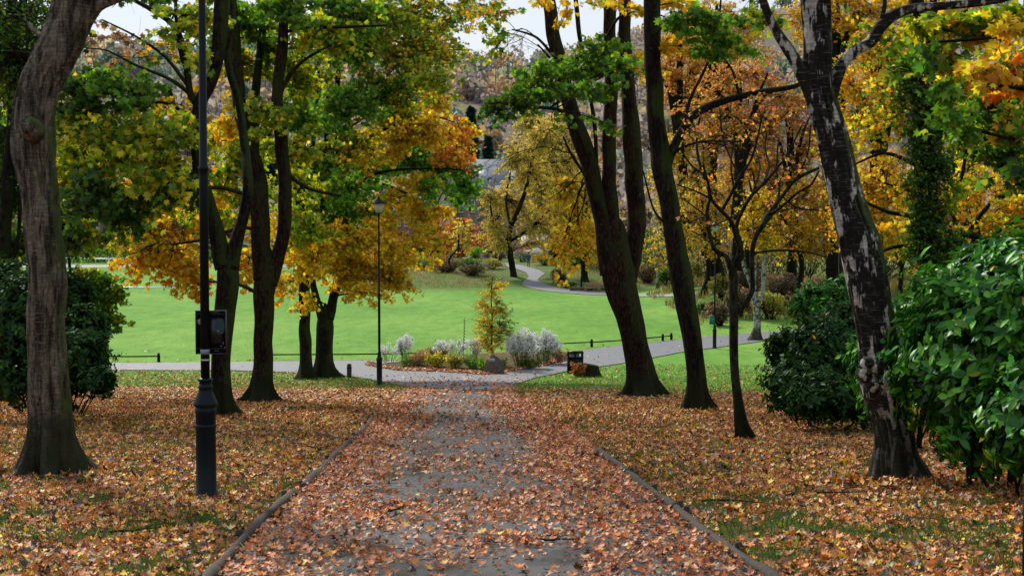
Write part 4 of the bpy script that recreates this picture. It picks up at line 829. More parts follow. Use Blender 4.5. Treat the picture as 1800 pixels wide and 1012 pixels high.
for a in [(1560,70,60,40,'MIXR',.5),(1680,340,55,30,'YG',.5),(1560,190,45,40,'MIXR',.4)]: t.blob(*a)
# ivy
for (px, py, rx, ry) in [(1612,230,26,60),(1618,330,30,60),(1655,280,26,60),(1640,390,34,50),(1605,420,26,50),(1650,470,36,45),(1625,520,34,40),(1655,200,30,50),(1600,150,30,50),(1660,560,40,50),(1680,420,30,30)]:
    t.blob(px, py, rx*.8, ry*.9, 'GD', 1.0, leaf=.085, dY=-.3, rd=.45)
upper(t, P(1620,-350,t.Y), 4, 'MIXR', 4); t.finish()
# maple leaning in from the right
t = Tree('maple_tree', 'maple at the upper right, its green boughs turning orange at the tips', base(1990, 830), bark='bark', leaf=.13)
t.limb([(1990,830,80),(1985,600,66),(1975,400,60),(1965,200,54),(1960,50,48),(1950,-150,36),(1960,-400,18)], True)
for l in [[(1968,260,26),(1900,190,20),(1820,160,15),(1740,150,10),(1660,160,6)],[(1962,80,24),(1880,50,18),(1790,60,12),(1700,70,8),(1630,75,5)],[(1970,330,20),(1890,270,15),(1800,250,10),(1720,230,6)]]: t.limb([(p[0],p[1],p[2],-k*.3) for k, p in enumerate(l)])
for a in [(1640,55,60,30,'YG',1.0),(1710,50,60,34,'MIXR',1.1),(1775,50,50,40,'YO',.8),(1790,20,60,30,'YG',1.0),(1620,110,50,28,'G',.9),(1680,110,55,30,'MIXR',1.1),(1740,120,50,32,'YO',1.1),(1775,145,40,28,'OR',.8),(1660,165,50,28,'G',1.1),(1720,180,50,30,'G',1.1),(1640,210,40,22,'G',.8),(1690,225,45,22,'G',.9),(1770,210,45,35,'MIXR',1.0),(1760,275,50,35,'GD',1.0),(1790,320,40,30,'GD',.8),(1600,40,30,25,'YG',.6),(1560,130,25,25,'YG',.3)]:
    t.blob(*a, dY=-1.2+rng.uniform(-1, 1), droop=.6)
upper(t, P(1850,-300,t.Y), 3.5, 'MIXR', 4); t.finish()
# dense green tree at far left
t = Tree('maple_tree', 'shadowy dark green tree rising behind the leaning birch at far left', base(10, 712), bark='bark_dark')
t.limb([(10,712,40),(12,600,30),(8,450,28),(15,300,26),(25,150,22),(20,0,18),(25,-200,10)], True); t.limb([(12,480,12),(32,420,9),(36,330,8),(40,250,5)]); t.limb([(15,300,10),(60,200,8),(100,110,5)])
for a in [(10,60,60,50,'GD',1),(20,150,50,50,'YG',.8),(10,240,45,50,'GD',1.1),(15,330,45,50,'GD',1.1),(10,420,45,50,'GD',1.2),(90,140,45,35,'YG',.5),(120,60,45,40,'GD',.2),(20,490,40,40,'GD',1.1),(130,410,55,40,'GD',1.0),(170,400,45,30,'YG',.6),(110,300,40,50,'YG',.8)]: t.blob(*a, dY=rng.uniform(-1.5, 1.5))
upper(t, P(0,-250,t.Y), 4, 'G', 4); t.finish()

# ================================================================== SHRUBS
def shrub(name, label, blobs, base_, pal, leaf, tmpl, mat, n, cat='shrub', group=None, flop=.5, up=.3, stems=14, core=.5, wh=7, palt=None):
    """blobs: (centre xyz, radii xyz, weight). Whorls of leaves at the shoot tips on the outside, darker leaves inside."""
    t = thing(name, label, cat, base_, group); lf = MB(); st = MB()
    wts = np.array([b[2] for b in blobs], float); wts /= wts.sum(); T = []
    for b, w in zip(blobs, wts):
        C, R = np.array(b[0]), np.array(b[1]); m = int(n*w/wh); U = unit(m); U[:, 2] = np.abs(U[:, 2])*np.where(rng.random(m) < .72, 1, -1)
        rr = 1-.30*rng.random(m)**1.6; bump = 1+.55*(fbm(U[:, 0]*3+C[0], U[:, 1]*3, U[:, 2]*3+C[2], 4)-.5)*2+rng.normal(0, .05, m)
        tip = C+U*R*(rr*bump)[:, None]; out = U/R; out /= np.linalg.norm(out, axis=1)[:, None]; ax = out+np.array([0, 0, up])+rng.normal(0, .25, (m, 3)); ax /= np.linalg.norm(ax, axis=1)[:, None]
        tip[:, 2] = np.maximum(tip[:, 2], base_z(tip[:, 0], tip[:, 1])+.05)
        a = rng.uniform(0, 2*PI, (m, wh)); ref = np.cross(ax, [0.3, .2, 1.]); ref /= np.linalg.norm(ref, axis=1)[:, None]; r2 = np.cross(ax, ref)
        rad = np.cos(a)[..., None]*ref[:, None]+np.sin(a)[..., None]*r2[:, None]
        D = rad+ax[:, None]*rng.uniform(.1, .9, (m, wh, 1))+np.array([0, 0, -flop*.5]); Nn = ax[:, None]*1.0-rad*.3+rng.normal(0, .25, (m, wh, 3))
        pos = tip[:, None]-ax[:, None]*rng.uniform(0, .9, (m, wh, 1))*leaf+D/np.linalg.norm(D, axis=2)[..., None]*leaf*.5
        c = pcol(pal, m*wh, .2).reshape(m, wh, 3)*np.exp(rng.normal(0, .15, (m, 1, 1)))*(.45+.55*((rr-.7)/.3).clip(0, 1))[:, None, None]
        if palt: k = rng.random((m, wh)) < palt[1]; c[k] = pcol(palt[0], int(k.sum()))
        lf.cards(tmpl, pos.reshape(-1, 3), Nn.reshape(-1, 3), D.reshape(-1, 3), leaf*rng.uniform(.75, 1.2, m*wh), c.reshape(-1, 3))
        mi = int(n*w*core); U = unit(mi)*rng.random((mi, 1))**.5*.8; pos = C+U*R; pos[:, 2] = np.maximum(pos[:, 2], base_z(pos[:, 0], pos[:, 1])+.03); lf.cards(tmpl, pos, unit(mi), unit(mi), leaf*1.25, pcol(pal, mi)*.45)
        m = max(3, int(stems*w)); U = unit(m); E = C+U*R*.85; O = np.array(base_)+rng.normal(0, 1, (m, 3))*np.array([R[0]*.3, R[1]*.3, 0]); O[:, 0] = O[:, 0]*.4+C[0]*.6; O[:, 1] = O[:, 1]*.4+C[1]*.6; O[:, 2] = base_z(O[:, 0], O[:, 1])-.05; T.append(np.stack([O, (O+E)/2+rng.normal(0, .1, (m, 3))*R, E], 1))
    T = np.concatenate(T); r = .012+.010*min(2, R[2]); st.tubes(T, np.tile([[r, r*.7, r*.3]], (len(T), 1)), 5)
    st.obj('stem', MAT['bark_dark'], t, smooth=True); lf.obj('foliage', MAT[mat], t, smooth=False); return t
def PB(px, py, Y, rx, ry, w=1, rd=None):
    k = Y/FPX; return (P(px, py, Y), (rx*k, rd or rx*k, ry*k), w)
PAL['LAU'] = [((.05, .21, .014), 4), ((.09, .30, .018), 3), ((.02, .12, .014), 3), ((.18, .46, .04), 1.2), ((.3,.28,.04), .05)]
PAL['RHO'] = [((.022, .068, .007), 4), ((.045, .115, .010), 2), ((.012, .05, .012), 3)]
q = base(1760, 880)
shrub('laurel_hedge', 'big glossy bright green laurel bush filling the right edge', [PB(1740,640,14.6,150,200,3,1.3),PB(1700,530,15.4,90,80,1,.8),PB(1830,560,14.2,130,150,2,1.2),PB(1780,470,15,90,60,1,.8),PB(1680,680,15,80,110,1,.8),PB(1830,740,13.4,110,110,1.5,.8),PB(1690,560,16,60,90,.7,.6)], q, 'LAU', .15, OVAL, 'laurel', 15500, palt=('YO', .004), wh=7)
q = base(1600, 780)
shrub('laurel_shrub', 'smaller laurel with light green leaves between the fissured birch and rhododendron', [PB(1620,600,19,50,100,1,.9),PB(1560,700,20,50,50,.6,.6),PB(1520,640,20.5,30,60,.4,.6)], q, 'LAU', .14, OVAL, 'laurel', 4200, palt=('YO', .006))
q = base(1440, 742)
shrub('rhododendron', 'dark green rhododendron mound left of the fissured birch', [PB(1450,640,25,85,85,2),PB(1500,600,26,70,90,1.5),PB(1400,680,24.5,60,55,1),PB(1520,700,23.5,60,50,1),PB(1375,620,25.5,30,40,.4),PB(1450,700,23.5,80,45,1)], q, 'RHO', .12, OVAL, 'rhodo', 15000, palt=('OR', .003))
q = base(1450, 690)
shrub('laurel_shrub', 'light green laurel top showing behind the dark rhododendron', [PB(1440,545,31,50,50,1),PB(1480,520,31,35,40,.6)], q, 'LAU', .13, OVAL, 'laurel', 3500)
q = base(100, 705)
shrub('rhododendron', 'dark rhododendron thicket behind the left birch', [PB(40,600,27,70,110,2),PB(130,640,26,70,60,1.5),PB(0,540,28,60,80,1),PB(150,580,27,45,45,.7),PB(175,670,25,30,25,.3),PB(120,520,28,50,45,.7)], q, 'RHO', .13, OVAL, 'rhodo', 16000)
q = base(150, 700)
t = Tree('maple_sapling', 'low spreading green maple bough beside the left birch above the rhododendron', q, bark='bark_dark', leaf=.13, tmpl=MAPLE)
t.limb([(118,700,9),(128,600,8),(125,500,7),(120,430,6),(130,380,4)], True, n=7); t.limb([(126,520,5),(150,480,4),(185,500,3)]); t.limb([(128,590,4),(160,560,3),(190,560,2)])
for a in [(165,500,42,22,'G',1.2),(195,515,28,18,'G',1.1),(160,545,40,22,'G',1.2),(195,560,22,16,'G',.9),(140,480,30,16,'YG',.8),(150,600,35,20,'GD',1.0)]: t.blob(*a, droop=.6)
t.finish()

# ------------------------------------------------------------------ flower bed plants
def spray_plant(name, label, px, py, rx, ry, pal, n, white=0, group=None, cat='plant', rd=.45, stem=(.1, .12, .05), leaf=.07):
    q = G(px, py+0); Y = q[1]+.3; k = Y/FPX; t = thing(name, label, cat, q, group); C = np.array([q[0], q[1]+.3, q[2]+.1]); R = np.array([rx*k, rd, ry*2*k])
    ns = max(14, n//30); a = rng.uniform(0, 2*PI, ns); r = rng.random(ns)**.5; O = C+np.stack([np.cos(a)*r*R[0]*.45, np.sin(a)*r*R[1]*.5, np.zeros(ns)], 1)
    hh = R[2]*(1-.45*r**2)*rng.uniform(.7, 1.05, ns); E = C+np.stack([np.cos(a)*r*R[0], np.sin(a)*r*R[1], hh], 1); Mi = (O+E)/2+np.array([0, 0, .12])*R[2]; T = np.stack([O, Mi, E], 1)
    st = MB(); st.tubes(T, np.tile([[.008, .006, .003]], (ns, 1)), 3); st.obj('stem', MAT['bark_dark'], t)
    w = rng.integers(0, ns, n); u = rng.random((n, 1))**.6; pos = (1-u)**2*T[w, 0]+2*u*(1-u)*T[w, 1]+u*u*T[w, 2]+rng.normal(0, .07, (n, 3))
    lf = MB(); lf.cards(KITE, pos, unit(n), unit(n)+np.array([0, 0, .5]), leaf*rng.uniform(.6, 1.3, n), pcol(pal, n)); lf.obj('foliage', MAT['leaf'], t)
    if white:
        m = white; w = rng.integers(0, ns, m); u = 1-.42*rng.random((m, 1))**1.4; pos = (1-u)**2*T[w, 0]+2*u*(1-u)*T[w, 1]+u*u*T[w, 2]+rng.normal(0, .06, (m, 3)); fl = MB()
        fl.cards(KITE, pos, unit(m)+np.array([0, -.4, .6]), unit(m), .065*rng.uniform(.6, 1.3, m), np.array([.93, .93, .92])*np.exp(rng.normal(0, .06, (m, 1))).clip(.8, 1.05)); fl.obj('flower', MAT['petal'], t)
    return t
gA = 'white-flowered asters in the bed'; gB = 'browning perennials in the bed'
spray_plant('aster', 'large mound of tiny white asters right of the young golden tree', 918, 648, 32, 34, 'HG', 1500, 6500, gA)
spray_plant('aster', 'rightmost widest clump of white asters, next to the litter bin', 956, 641, 34, 29, 'HG', 1500, 6000, gA)
spray_plant('aster', 'tall narrow white aster clump near the junction lamp', 712, 640, 17, 27, 'HG', 400, 2400, gA)
spray_plant('aster', 'sparse wispy white aster left behind the junction lamp', 682, 641, 20, 18, 'HG', 160, 800, gA)
spray_plant('aster', 'white aster clump in the middle of the bed behind brown stalks', 790, 642, 30, 24, 'HG', 400, 2200, gA)
spray_plant('aster', 'low white aster clump left of the pointed stone', 828, 640, 20, 22, 'HG', 350, 1800, gA)
for (px, py, rx, ry, pal, lab) in [(735,648,22,13,'BR','rust brown dying perennial at the left end of the bed'),(765,650,20,14,'MIXR','yellow and brown perennial in the left half of the bed'),(800,652,18,14,'OL','olive drooping perennial in front of the middle asters'),(830,653,18,12,'HG','green leafy perennial left of the stone'),(846,655,8,12,'GB','bright green sword-leaved plant against the stone'),(772,640,14,17,'BR','brown twiggy perennial behind the middle of the bed'),(752,640,18,14,'BR','dark brown seed-head clump at the back left of the bed'),(885,652,10,9,'HG','small green plant right of the stone'),(985,641,14,11,'BR','purplish brown perennial beside the litter bin'),(930,650,26,7,'GD','low dark green edging plants under the asters'),(715,648,10,10,'HG','small green plant at the bed left end')]:
    spray_plant('perennial', lab, px, py, rx, ry, pal, int(rx*ry*3.2), 0, gB, leaf=.09)
# tall dry stalk
q = G(815, 645); mb = MB(); mb.tube([q, q+np.array([0, 0, 1.0]), q+np.array([.06, 0, 2.3])], [.014, .011, .006], 5); rr = MB
for k_ in range(16): z = 1.1+k_*.07; c = q+np.array([.02+.02*(z-1), 0, z]); mb.box(c+np.array([.02*(-1)**k_, 0, 0]), (.035, .02, .05))
tag(mb.obj('dry_stalk', MAT['bark_dark']), 'single tall dry flower stalk rising above the middle of the bed', 'plant')
# young golden tree in the bed
t = Tree('young_tree', 'slim young tree with golden leaves growing in the flower bed', G(865, 646), bark='bark_red', leaf=.085, tmpl=OVAL)
t.limb([(865,646,4.5),(864,600,4),(865,560,3.2),(863,520,2.4),(866,488,1.5)], True, n=8)
for a in [(865,610,22,14,'GOLD'),(850,595,22,16,'YY'),(885,590,20,18,'OL'),(862,575,26,16,'YY'),(845,570,16,14,'YY'),(888,565,16,18,'HG'),(862,545,24,16,'YY'),(884,540,18,16,'OL'),(850,535,16,14,'GOLD'),(864,515,20,14,'YY'),(878,505,14,12,'YO'),(858,498,10,12,'OL')]: t.blob(*a, .5, leaf=.09, rd=.5, bare=.6, droop=.2)
t.finish()
# ================================================================== FAR TREES
def far_tree(name, label, px, Y, cy, rx, ry, pal, leaf=.26, dens=.8, group=None, bark='bark_dark', nb=9, tw=None, lean=0, cat='tree', droop=.4, bare=.5):
    X = (px-900)/FPX*Y; z = float(base_z(X, Y)); t = Tree(name, label, (X, Y, z), group, bark, leaf=leaf, tmpl=KITE, cat=cat); k = Y/FPX
    C = P(px+lean, cy, Y); R = np.array([rx*k, rx*k*.8, ry*k]); H = C[2]-z; r0 = (tw or max(.12, .03*(H+R[2])))
    t.limb3([[X, Y, z, r0], [X+.1*R[0]*rng.normal(), Y, z+H*.35, r0*.75], [X*.4+C[0]*.6+.1*rng.normal(), Y, z+H*.75, r0*.6], [C[0], Y, C[2]+R[2]*.3, r0*.35], [C[0], Y, C[2]+R[2]*.8, .03]], True, 9)
    for i in range(4):
        a = rng.uniform(0, 2*PI); o = np.array([X*.5+C[0]*.5, Y, z+H*rng.uniform(.55, .8)]); e = C+np.array([math.cos(a)*R[0]*.6, math.sin(a)*R[1]*.6, R[2]*rng.uniform(-.2, .6)])
        m = (o+e)/2+np.array([0, 0, .1*H]); t.limb3([[*o, r0*.45], [*m, r0*.3], [*e, r0*.12]], n=6)
    for i in range(nb):
        a = i*2.4+rng.normal(0, .3); v = -1+2*(i+.5)/nb; h = math.sqrt(max(0, 1-v*v)); c = C+np.array([math.cos(a)*h*R[0]*.62, math.sin(a)*h*R[1]*.6, v*R[2]*.66])
        t.blob3(c, R*np.array([.5, .5, .42])*rng.uniform(.8, 1.15), pal, dens, leaf, bare, droop)
    t.finish(); return t
gR = 'orange and yellow trees beyond the park path on the right'; gL = 'autumn trees behind the playing field'
far_tree('cherry_tree', 'orange-red leafy tree high behind the bare multi-stemmed tree', 1300, 112, 190, 115, 105, 'ORF', .18, .42, gR, bare=1)
far_tree('cherry_tree', 'yellow-orange tree right behind the slender lamp post with the box', 1235, 108, 390, 75, 80, 'YOF', .17, .42, gR, bare=1)
far_tree('maple_tree', 'dense golden orange tree low behind the bare tree, over the brushwood', 1400, 104, 385, 95, 80, 'AMB', .19, .8, gR, bare=.6)
far_tree('cherry_tree', 'orange tree crown just left of the fissured birch, up high', 1390, 116, 240, 80, 90, 'ORF', .17, .4, gR, bare=1)
far_tree('maple_tree', 'yellow tree at the top, left of the fissured birch', 1260, 125, 60, 90, 70, 'YOF', .18, .5, gR)
far_tree('maple_tree', 'amber tree directly right of the fissured birch at mid height', 1530, 80, 360, 90, 100, 'AMB', .18, .8, gR)
far_tree('maple_tree', 'orange-yellow tree high between the birch and the ivy-clad trunk', 1545, 86, 150, 90, 110, 'AMB', .18, .8, gR)
far_tree('maple_tree', 'yellow-orange tree right of the ivy-clad trunk above the laurel', 1720, 66, 370, 130, 85, 'AMB', .17, .75, gR, bare=1)
far_tree('maple_tree', 'olive and yellow tree filling the upper right corner', 1760, 74, 190, 130, 130, 'MIXR', .18, .8, gR)
for a in [('maple_tree','golden tree filling the gap above the brushwood left of the leaning maple branch',1200,118,300,70,90,'YOF'),('cherry_tree','fiery orange tree behind the leaning maple near the top',1195,122,120,60,80,'ORF'),('maple_tree','orange tree behind the top of the fissured birch',1470,112,30,110,70,'AMB'),('maple_tree','yellow tree filling the top right skyline',1640,110,20,110,70,'YO'),('maple_tree','amber tree low between the fissured birch and the ivy-clad trunk',1590,90,420,70,60,'AMB'),('cherry_tree','red-orange tree at the right edge behind the maple tips',1800,92,300,70,90,'OR'),('maple_tree','golden orange tree behind the small white-barked birch',1330,120,330,90,80,'AMB')]:
    far_tree(a[0], a[1], a[2], a[3], a[4], a[5], a[6], a[7], .19, .55, gR, bare=.6)
t = Tree('willow_tree', 'broad golden-olive tree standing by the bend of the far path', G(902, 486), bark='bark_dark', leaf=.15, tmpl=KITE)
t.limb([(903,486,17),(901,468,14),(897,448,14),(893,430,14),(898,400,12),(915,360,10),(930,310,7),(940,250,4)], True, 10)
for l in [[(895,440,10),(880,420,8),(868,395,6),(862,360,4)],[(896,425,8),(925,405,7),(955,380,5),(985,350,3)],[(898,400,7),(890,350,5),(900,290,3)]]: t.limb(l, n=6)
for a in [(868,398,34,34),(900,350,48,48),(950,395,48,36),(930,300,50,48),(985,350,40,55),(905,270,36,38),(955,240,46,42),(862,345,26,34),(1000,285,36,44),(880,430,26,16),(945,425,34,16),(985,415,26,18),(925,210,30,26)]:
    t.blob(a[0], a[1], a[2], a[3], 'GOLD', .5, dY=rng.uniform(-2, 2), bare=.8, droop=1.3)
t.finish()
far_tree('small_tree', 'small leaning two-stemmed tree left of the golden willow', 795, 158, 415, 30, 36, 'GOLD', .2, .5, tw=.16, lean=20)
far_tree('willow_tree', 'tall pale gold tree right behind the golden willow', 970, 176, 285, 65, 105, 'GOLD', .16, .5, bare=2, nb=14, droop=1.2)
far_tree('maple_tree', 'bright yellow tree behind the triple-stemmed maple', 1030, 150, 380, 60, 90, 'YOF', .19, .7)
far_tree('cherry_tree', 'deep red tree beside the seated people', 805, 190, 420, 42, 42, 'RD', .24, .7)
far_tree('cherry_tree', 'rusty orange tree right of the brick building', 770, 200, 405, 34, 48, 'OR', .24, .5, bare=1)
far_tree('cherry_tree', 'bare reddish tree in front of the slate roof', 870, 205, 375, 32, 50, 'BR', .2, .16, bare=3)
far_tree('small_tree', 'pale-trunked little tree right of the far bench', 1157, 138, 440, 26, 38, 'YOF', .2, .22, bark='birch_white', tw=.22, bare=1.5)
for i, (px, Y, cy, rx, ry, pal, lab) in enumerate([(40,262,390,60,50,'OL','olive tree at the far left end of the field'),(130,255,395,50,45,'BR','brown tree behind the far left touchline'),(215,262,385,50,50,'OR','orange tree behind the two footballers'),(300,258,392,50,45,'BR','russet tree behind the far goal'),(380,262,390,45,50,'RD','dark red tree behind the notice board lamp at the field end'),(450,255,395,45,45,'YOF','yellow tree at the field end behind the brown maple'),(525,262,385,45,55,'BR','brown tree at the field end between the slim maples'),(600,258,400,45,42,'OL','olive tree at the field end left of the junction lamp'),(680,262,395,42,50,'OR','orange tree at the field end right of the junction lamp'),(735,250,410,30,40,'GD','dark green tree left of the brick building')]):
    far_tree('field_tree', lab, px, Y, cy, rx, ry, pal, .42, .7, gL)
# small white-barked birch by the right path
q = G(1330, 598); t = Tree('birch_tree', 'small white-barked forked birch beside the right-hand path', q, bark='birch_white', leaf=.16, tmpl=KITE)
t.limb([(1329,598,19),(1331,570,15),(1329,540,14),(1325,520,11),(1318,495,9),(1308,470,8),(1300,440,7),(1290,400,5)], True, 14); t.limb([(1330,545,11),(1340,515,9),(1343,480,10),(1345,440,9),(1340,400,7),(1350,350,4)], n=10); t.limb([(1328,530,10),(1326,500,8),(1328,460,6),(1320,420,4)], n=8)
for a in [(1310,400,40,35,'YO',.5),(1350,420,40,35,'YO',.5),(1340,360,45,35,'YO',.45)]: t.blob(*a, bare=1)
t.finish()
# other pale trunk behind
t = Tree('background_trunk_tree', 'tall grey trunk seen behind the brushwood right of the small birch', G(1478, 560), bark='bark_grey', leaf=.2, tmpl=KITE, cat='tree')
t.limb([(1478,560,16),(1480,450,14),(1478,330,12),(1482,200,10),(1480,80,6)], True, 9)
for a in [(1480,250,50,50,'YO',.5),(1470,150,60,50,'YO',.5),(1500,350,50,40,'YO',.5)]: t.blob(*a, bare=1)
t.finish()
# conifers on the hillside
def conifer(px, Y, top, w, lab):
    X = (px-900)/FPX*Y; z = float(base_z(X, Y)); tp = P(px, top, Y)[2]; H = tp-z; t = thing('conifer', lab, 'conifer', (X, Y, z), 'dark conifers on the hillside')
    mb = MB(); mb.tube([[X, Y, z-1], [X, Y, z+H*.6], [X, Y, tp]], [H*.02, H*.012, .05], 6); mb.obj('trunk', MAT['bark_dark'], t)
    n = 1700; u = rng.random(n)**.8; R = w*Y/FPX/2*(1-u)**.75*(.85+.15*np.abs(np.sin(u*17+px)))*rng.uniform(.4, 1.05, n); a = rng.uniform(0, 2*PI, n); h = H*(.10+.9*u)-R*.25
    pos = np.stack([X+np.cos(a)*R, Y+np.sin(a)*R, z+h], 1); D = np.stack([np.cos(a), np.sin(a), np.full(n, -.35)], 1)+rng.normal(0, .25, (n, 3)); lf = MB()
    lf.cards(KITE, pos, unit(n)*.5+np.array([0, 0, .8]), D, H*.075*rng.uniform(.6, 1.4, n), np.array([.025, .085, .07])*np.exp(rng.normal(0, .3, (n, 1)))); lf.obj('crown', MAT['leaf'], t)
for i, (px, Y, top, w, lab) in enumerate([(828,300,190,44,'tallest bluish conifer above the slate-roofed house'),(858,285,240,46,'shorter bluish conifer just left of the golden trees'),(808,340,215,34,'conifer partly hidden left of the tallest one'),(1240,420,70,44,'dark conifer left of the white hillside house'),(1218,440,85,36,'dark conifer nearest the white hillside house'),(1265,430,60,44,'rightmost dark conifer above the orange tree'),(470,330,190,50,'dark conifer glimpsed between the left trunks'),(300,420,150,40,'distant conifer on the left skyline'),(1690,200,120,60,'dark conifer behind the upper right maples')]): conifer(px, Y, top, w, lab)
# hillside woodland
n = 3700; Yw = 262+rng.random(n)**1.1*640; Xw = (rng.random(n)*2-1)*(.44*Yw+25)
cl = fbm(Xw/70, Yw/70, 0, 61); kp = (cl > .36) & ~((Xw > 105) & (Yw > 560) & (cl < .62)); Xw, Yw, cl = Xw[kp], Yw[kp], cl[kp]; n = len(Xw)
Zw = base_z(Xw, Yw)+np.where(Yw > 250, 0, 0); Rw = rng.uniform(2.6, 5.2, n); cw = np.zeros((n, 3)); k = rng.random(n)
hazed_c = np.array([[.36,.32,.38],[.42,.38,.43],[.42,.31,.27],[.46,.38,.27],[.24,.28,.25],[.12,.20,.22],[.50,.34,.22]])  # distance haze painted into the tree colours as a pale mauve-blue shift
ci = np.where(cl > .62, rng.choice([4, 5, 5], n), np.where(fbm(Xw/45, Yw/45, 0, 71) > .5, rng.choice([2, 3, 3, 6, 6, 4, 0], n), rng.choice([0, 0, 0, 1, 1, 2, 4], n))); cw = hazed_c[ci]*np.exp(rng.normal(0, .12, (n, 1)))*1.05
m = 52; U = unit(n*m).reshape(n, m, 3); pos = np.stack([Xw, Yw, Zw+Rw*1.1], 1)[:, None]+U*np.stack([Rw*.85, Rw*.85, Rw*1.15], 1)[:, None]*rng.uniform(.55, 1.05, (n, m, 1))
wd = MB(); wd.cards(KITE, pos.reshape(-1, 3), unit(n*m)+np.array([0, -.3, .5]), unit(n*m), np.repeat(Rw*.50, m)*rng.uniform(.6, 1.4, n*m), (np.repeat(cw, m, 0)*np.exp(rng.normal(0, .16, (n*m, 1))*.5)).clip(0, .8))
tk = np.stack([np.stack([Xw, Yw, Zw-.5], 1), np.stack([Xw, Yw, Zw+Rw*2.2], 1)], 1); wd.tubes(tk, np.tile([[.22, .05]], (n, 1)), 3); wd.C[-1][:, :3] = (.12, .10, .09)
tag(wd.obj('hillside_wood', MAT['leaf']), 'hazy mauve and brown woodland covering the far hillside', 'woodland', kind='stuff')

# ------------------------------------------------------------------ shrubs and rough ground beyond the lawn

def lobes(U, R, k=5):
    n = len(U); o = unit(k)*np.array([.6, .6, .35]); sc = rng.uniform(.4, .75, k); i = rng.integers(0, k, n); return (U*sc[i][:, None]+o[i])*R
def bushy(name, label, px, py, rx, ry, pal, leaf=.16, n=700, Yoff=.8, group=None, cat='shrub', bare=0):
    q = G(px, py); Y = q[1]+Yoff; k = Y/FPX; R = np.array([rx*k, rx*k*.7, ry*k]); C = np.array([q[0], Y, float(base_z(q[0], Y))+R[2]*.75])
    t = thing(name, label, cat, (q[0], Y, base_z(q[0], Y)), group); U = unit(n); U[:, 2] = np.where(U[:, 2] < -.5, -U[:, 2], U[:, 2]); rr = rng.random((n, 1))**.35*(1+.35*(fbm(U[:, 0]*2+px, U[:, 1]*2, U[:, 2]*2)-.5)*2)[:, None]
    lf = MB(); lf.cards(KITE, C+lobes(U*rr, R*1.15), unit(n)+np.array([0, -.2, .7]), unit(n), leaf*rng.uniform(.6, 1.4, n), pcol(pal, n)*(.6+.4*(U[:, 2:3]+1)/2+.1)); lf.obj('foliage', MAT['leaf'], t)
    m = 18+int(bare*60); U = unit(m); U[:, 2] = np.abs(U[:, 2]); O = np.tile(C-np.array([0, 0, R[2]*.8]), (m, 1))+rng.normal(0, .15, (m, 3))*R*np.array([1, 1, 0]); E = C+U*R*1.05; st = MB(); st.tubes(np.stack([O, (O+E)/2, E], 1), np.tile([[.025, .018, .008]], (m, 1)), 3); st.obj('stem', MAT['bark_dark'], t)
gS = 'shrubs beyond the lawn'
PAL['LAV'] = [((.22,.25,.22), 3), ((.3,.32,.3), 2), ((.16,.2,.14), 2)]; PAL['BRM'] = [((.26,.16,.13), 3), ((.32,.22,.16), 2), ((.16,.17,.07), 2)]
for (px, py, rx, ry, pal, lab, n) in [
 (740,474,24,12,'HG','green rough shrub at the left end of the mound',800),(785,480,28,13,'BRM','brown twiggy shrub at the middle of the mound',900),(830,486,26,13,'BRM','reddish brown shrub at the foot of the small leaning tree',900),(775,466,20,11,'BRM','purple-brown shrub on top of the mound',700),(820,470,24,10,'HG','green shrub below the seated people',800),(865,474,22,10,'OL','olive shrub beside the golden willow trunk',700),
 (878,459,15,12,'LAV','grey lavender bush left of the golden willow trunk',700),(918,461,18,11,'LAV','grey lavender bush right of the golden willow trunk',800),(957,467,20,14,'OL','rounded olive-brown bush right of the standing person',900),(838,458,16,14,'GB','fresh green bush behind the seated people',700),(985,500,18,15,'BRM','dark twiggy bush inside the far path bend',700),(998,508,14,8,'HG','low green tuft by the far lamp post',500),(1012,470,22,22,'GD','dark green bush right of the path bend',900),(1060,480,24,24,'OL','olive bush behind the far bench',900),(1095,495,20,20,'GD','dark bush behind the triple-stemmed maple',800),(1140,500,22,18,'BRM','brown bush left of the pale little tree',800),(1180,508,20,20,'GD','green bush right of the pale little tree',800),(1000,440,26,30,'GD','tall dark green shrub behind the olive-brown bush',1100),(1215,500,20,25,'OL','olive bush behind the leaning maple',800),
 (1268,575,22,28,'BRM','brown brushy shrub right of the slender lamp',1100),(1300,560,26,30,'BRM','purplish brush behind the small white birch',1200),(1355,565,26,28,'OL','grey-green brush right of the small white birch',1200),(1400,560,28,32,'BRM','brown willowherb brush above the right path',1300),(1440,550,25,32,'BRM','pinkish brown brush near the dark rhododendron',1200),(1240,560,14,18,'HG','green weedy clump left of the slender lamp',600),(1380,530,30,30,'BRM','purplish brush on the bank crest',1200),(1320,520,30,26,'BRM','mauve brush on the bank behind the birch',1200),(1270,525,24,24,'OL','olive brush on the bank behind the lamp',1000)]:
    bushy('shrub', lab, px, py, rx, ry, pal, .15, int(n*1.6), group=gS, bare=1.5 if pal in ('BRM', 'RD') else .3)
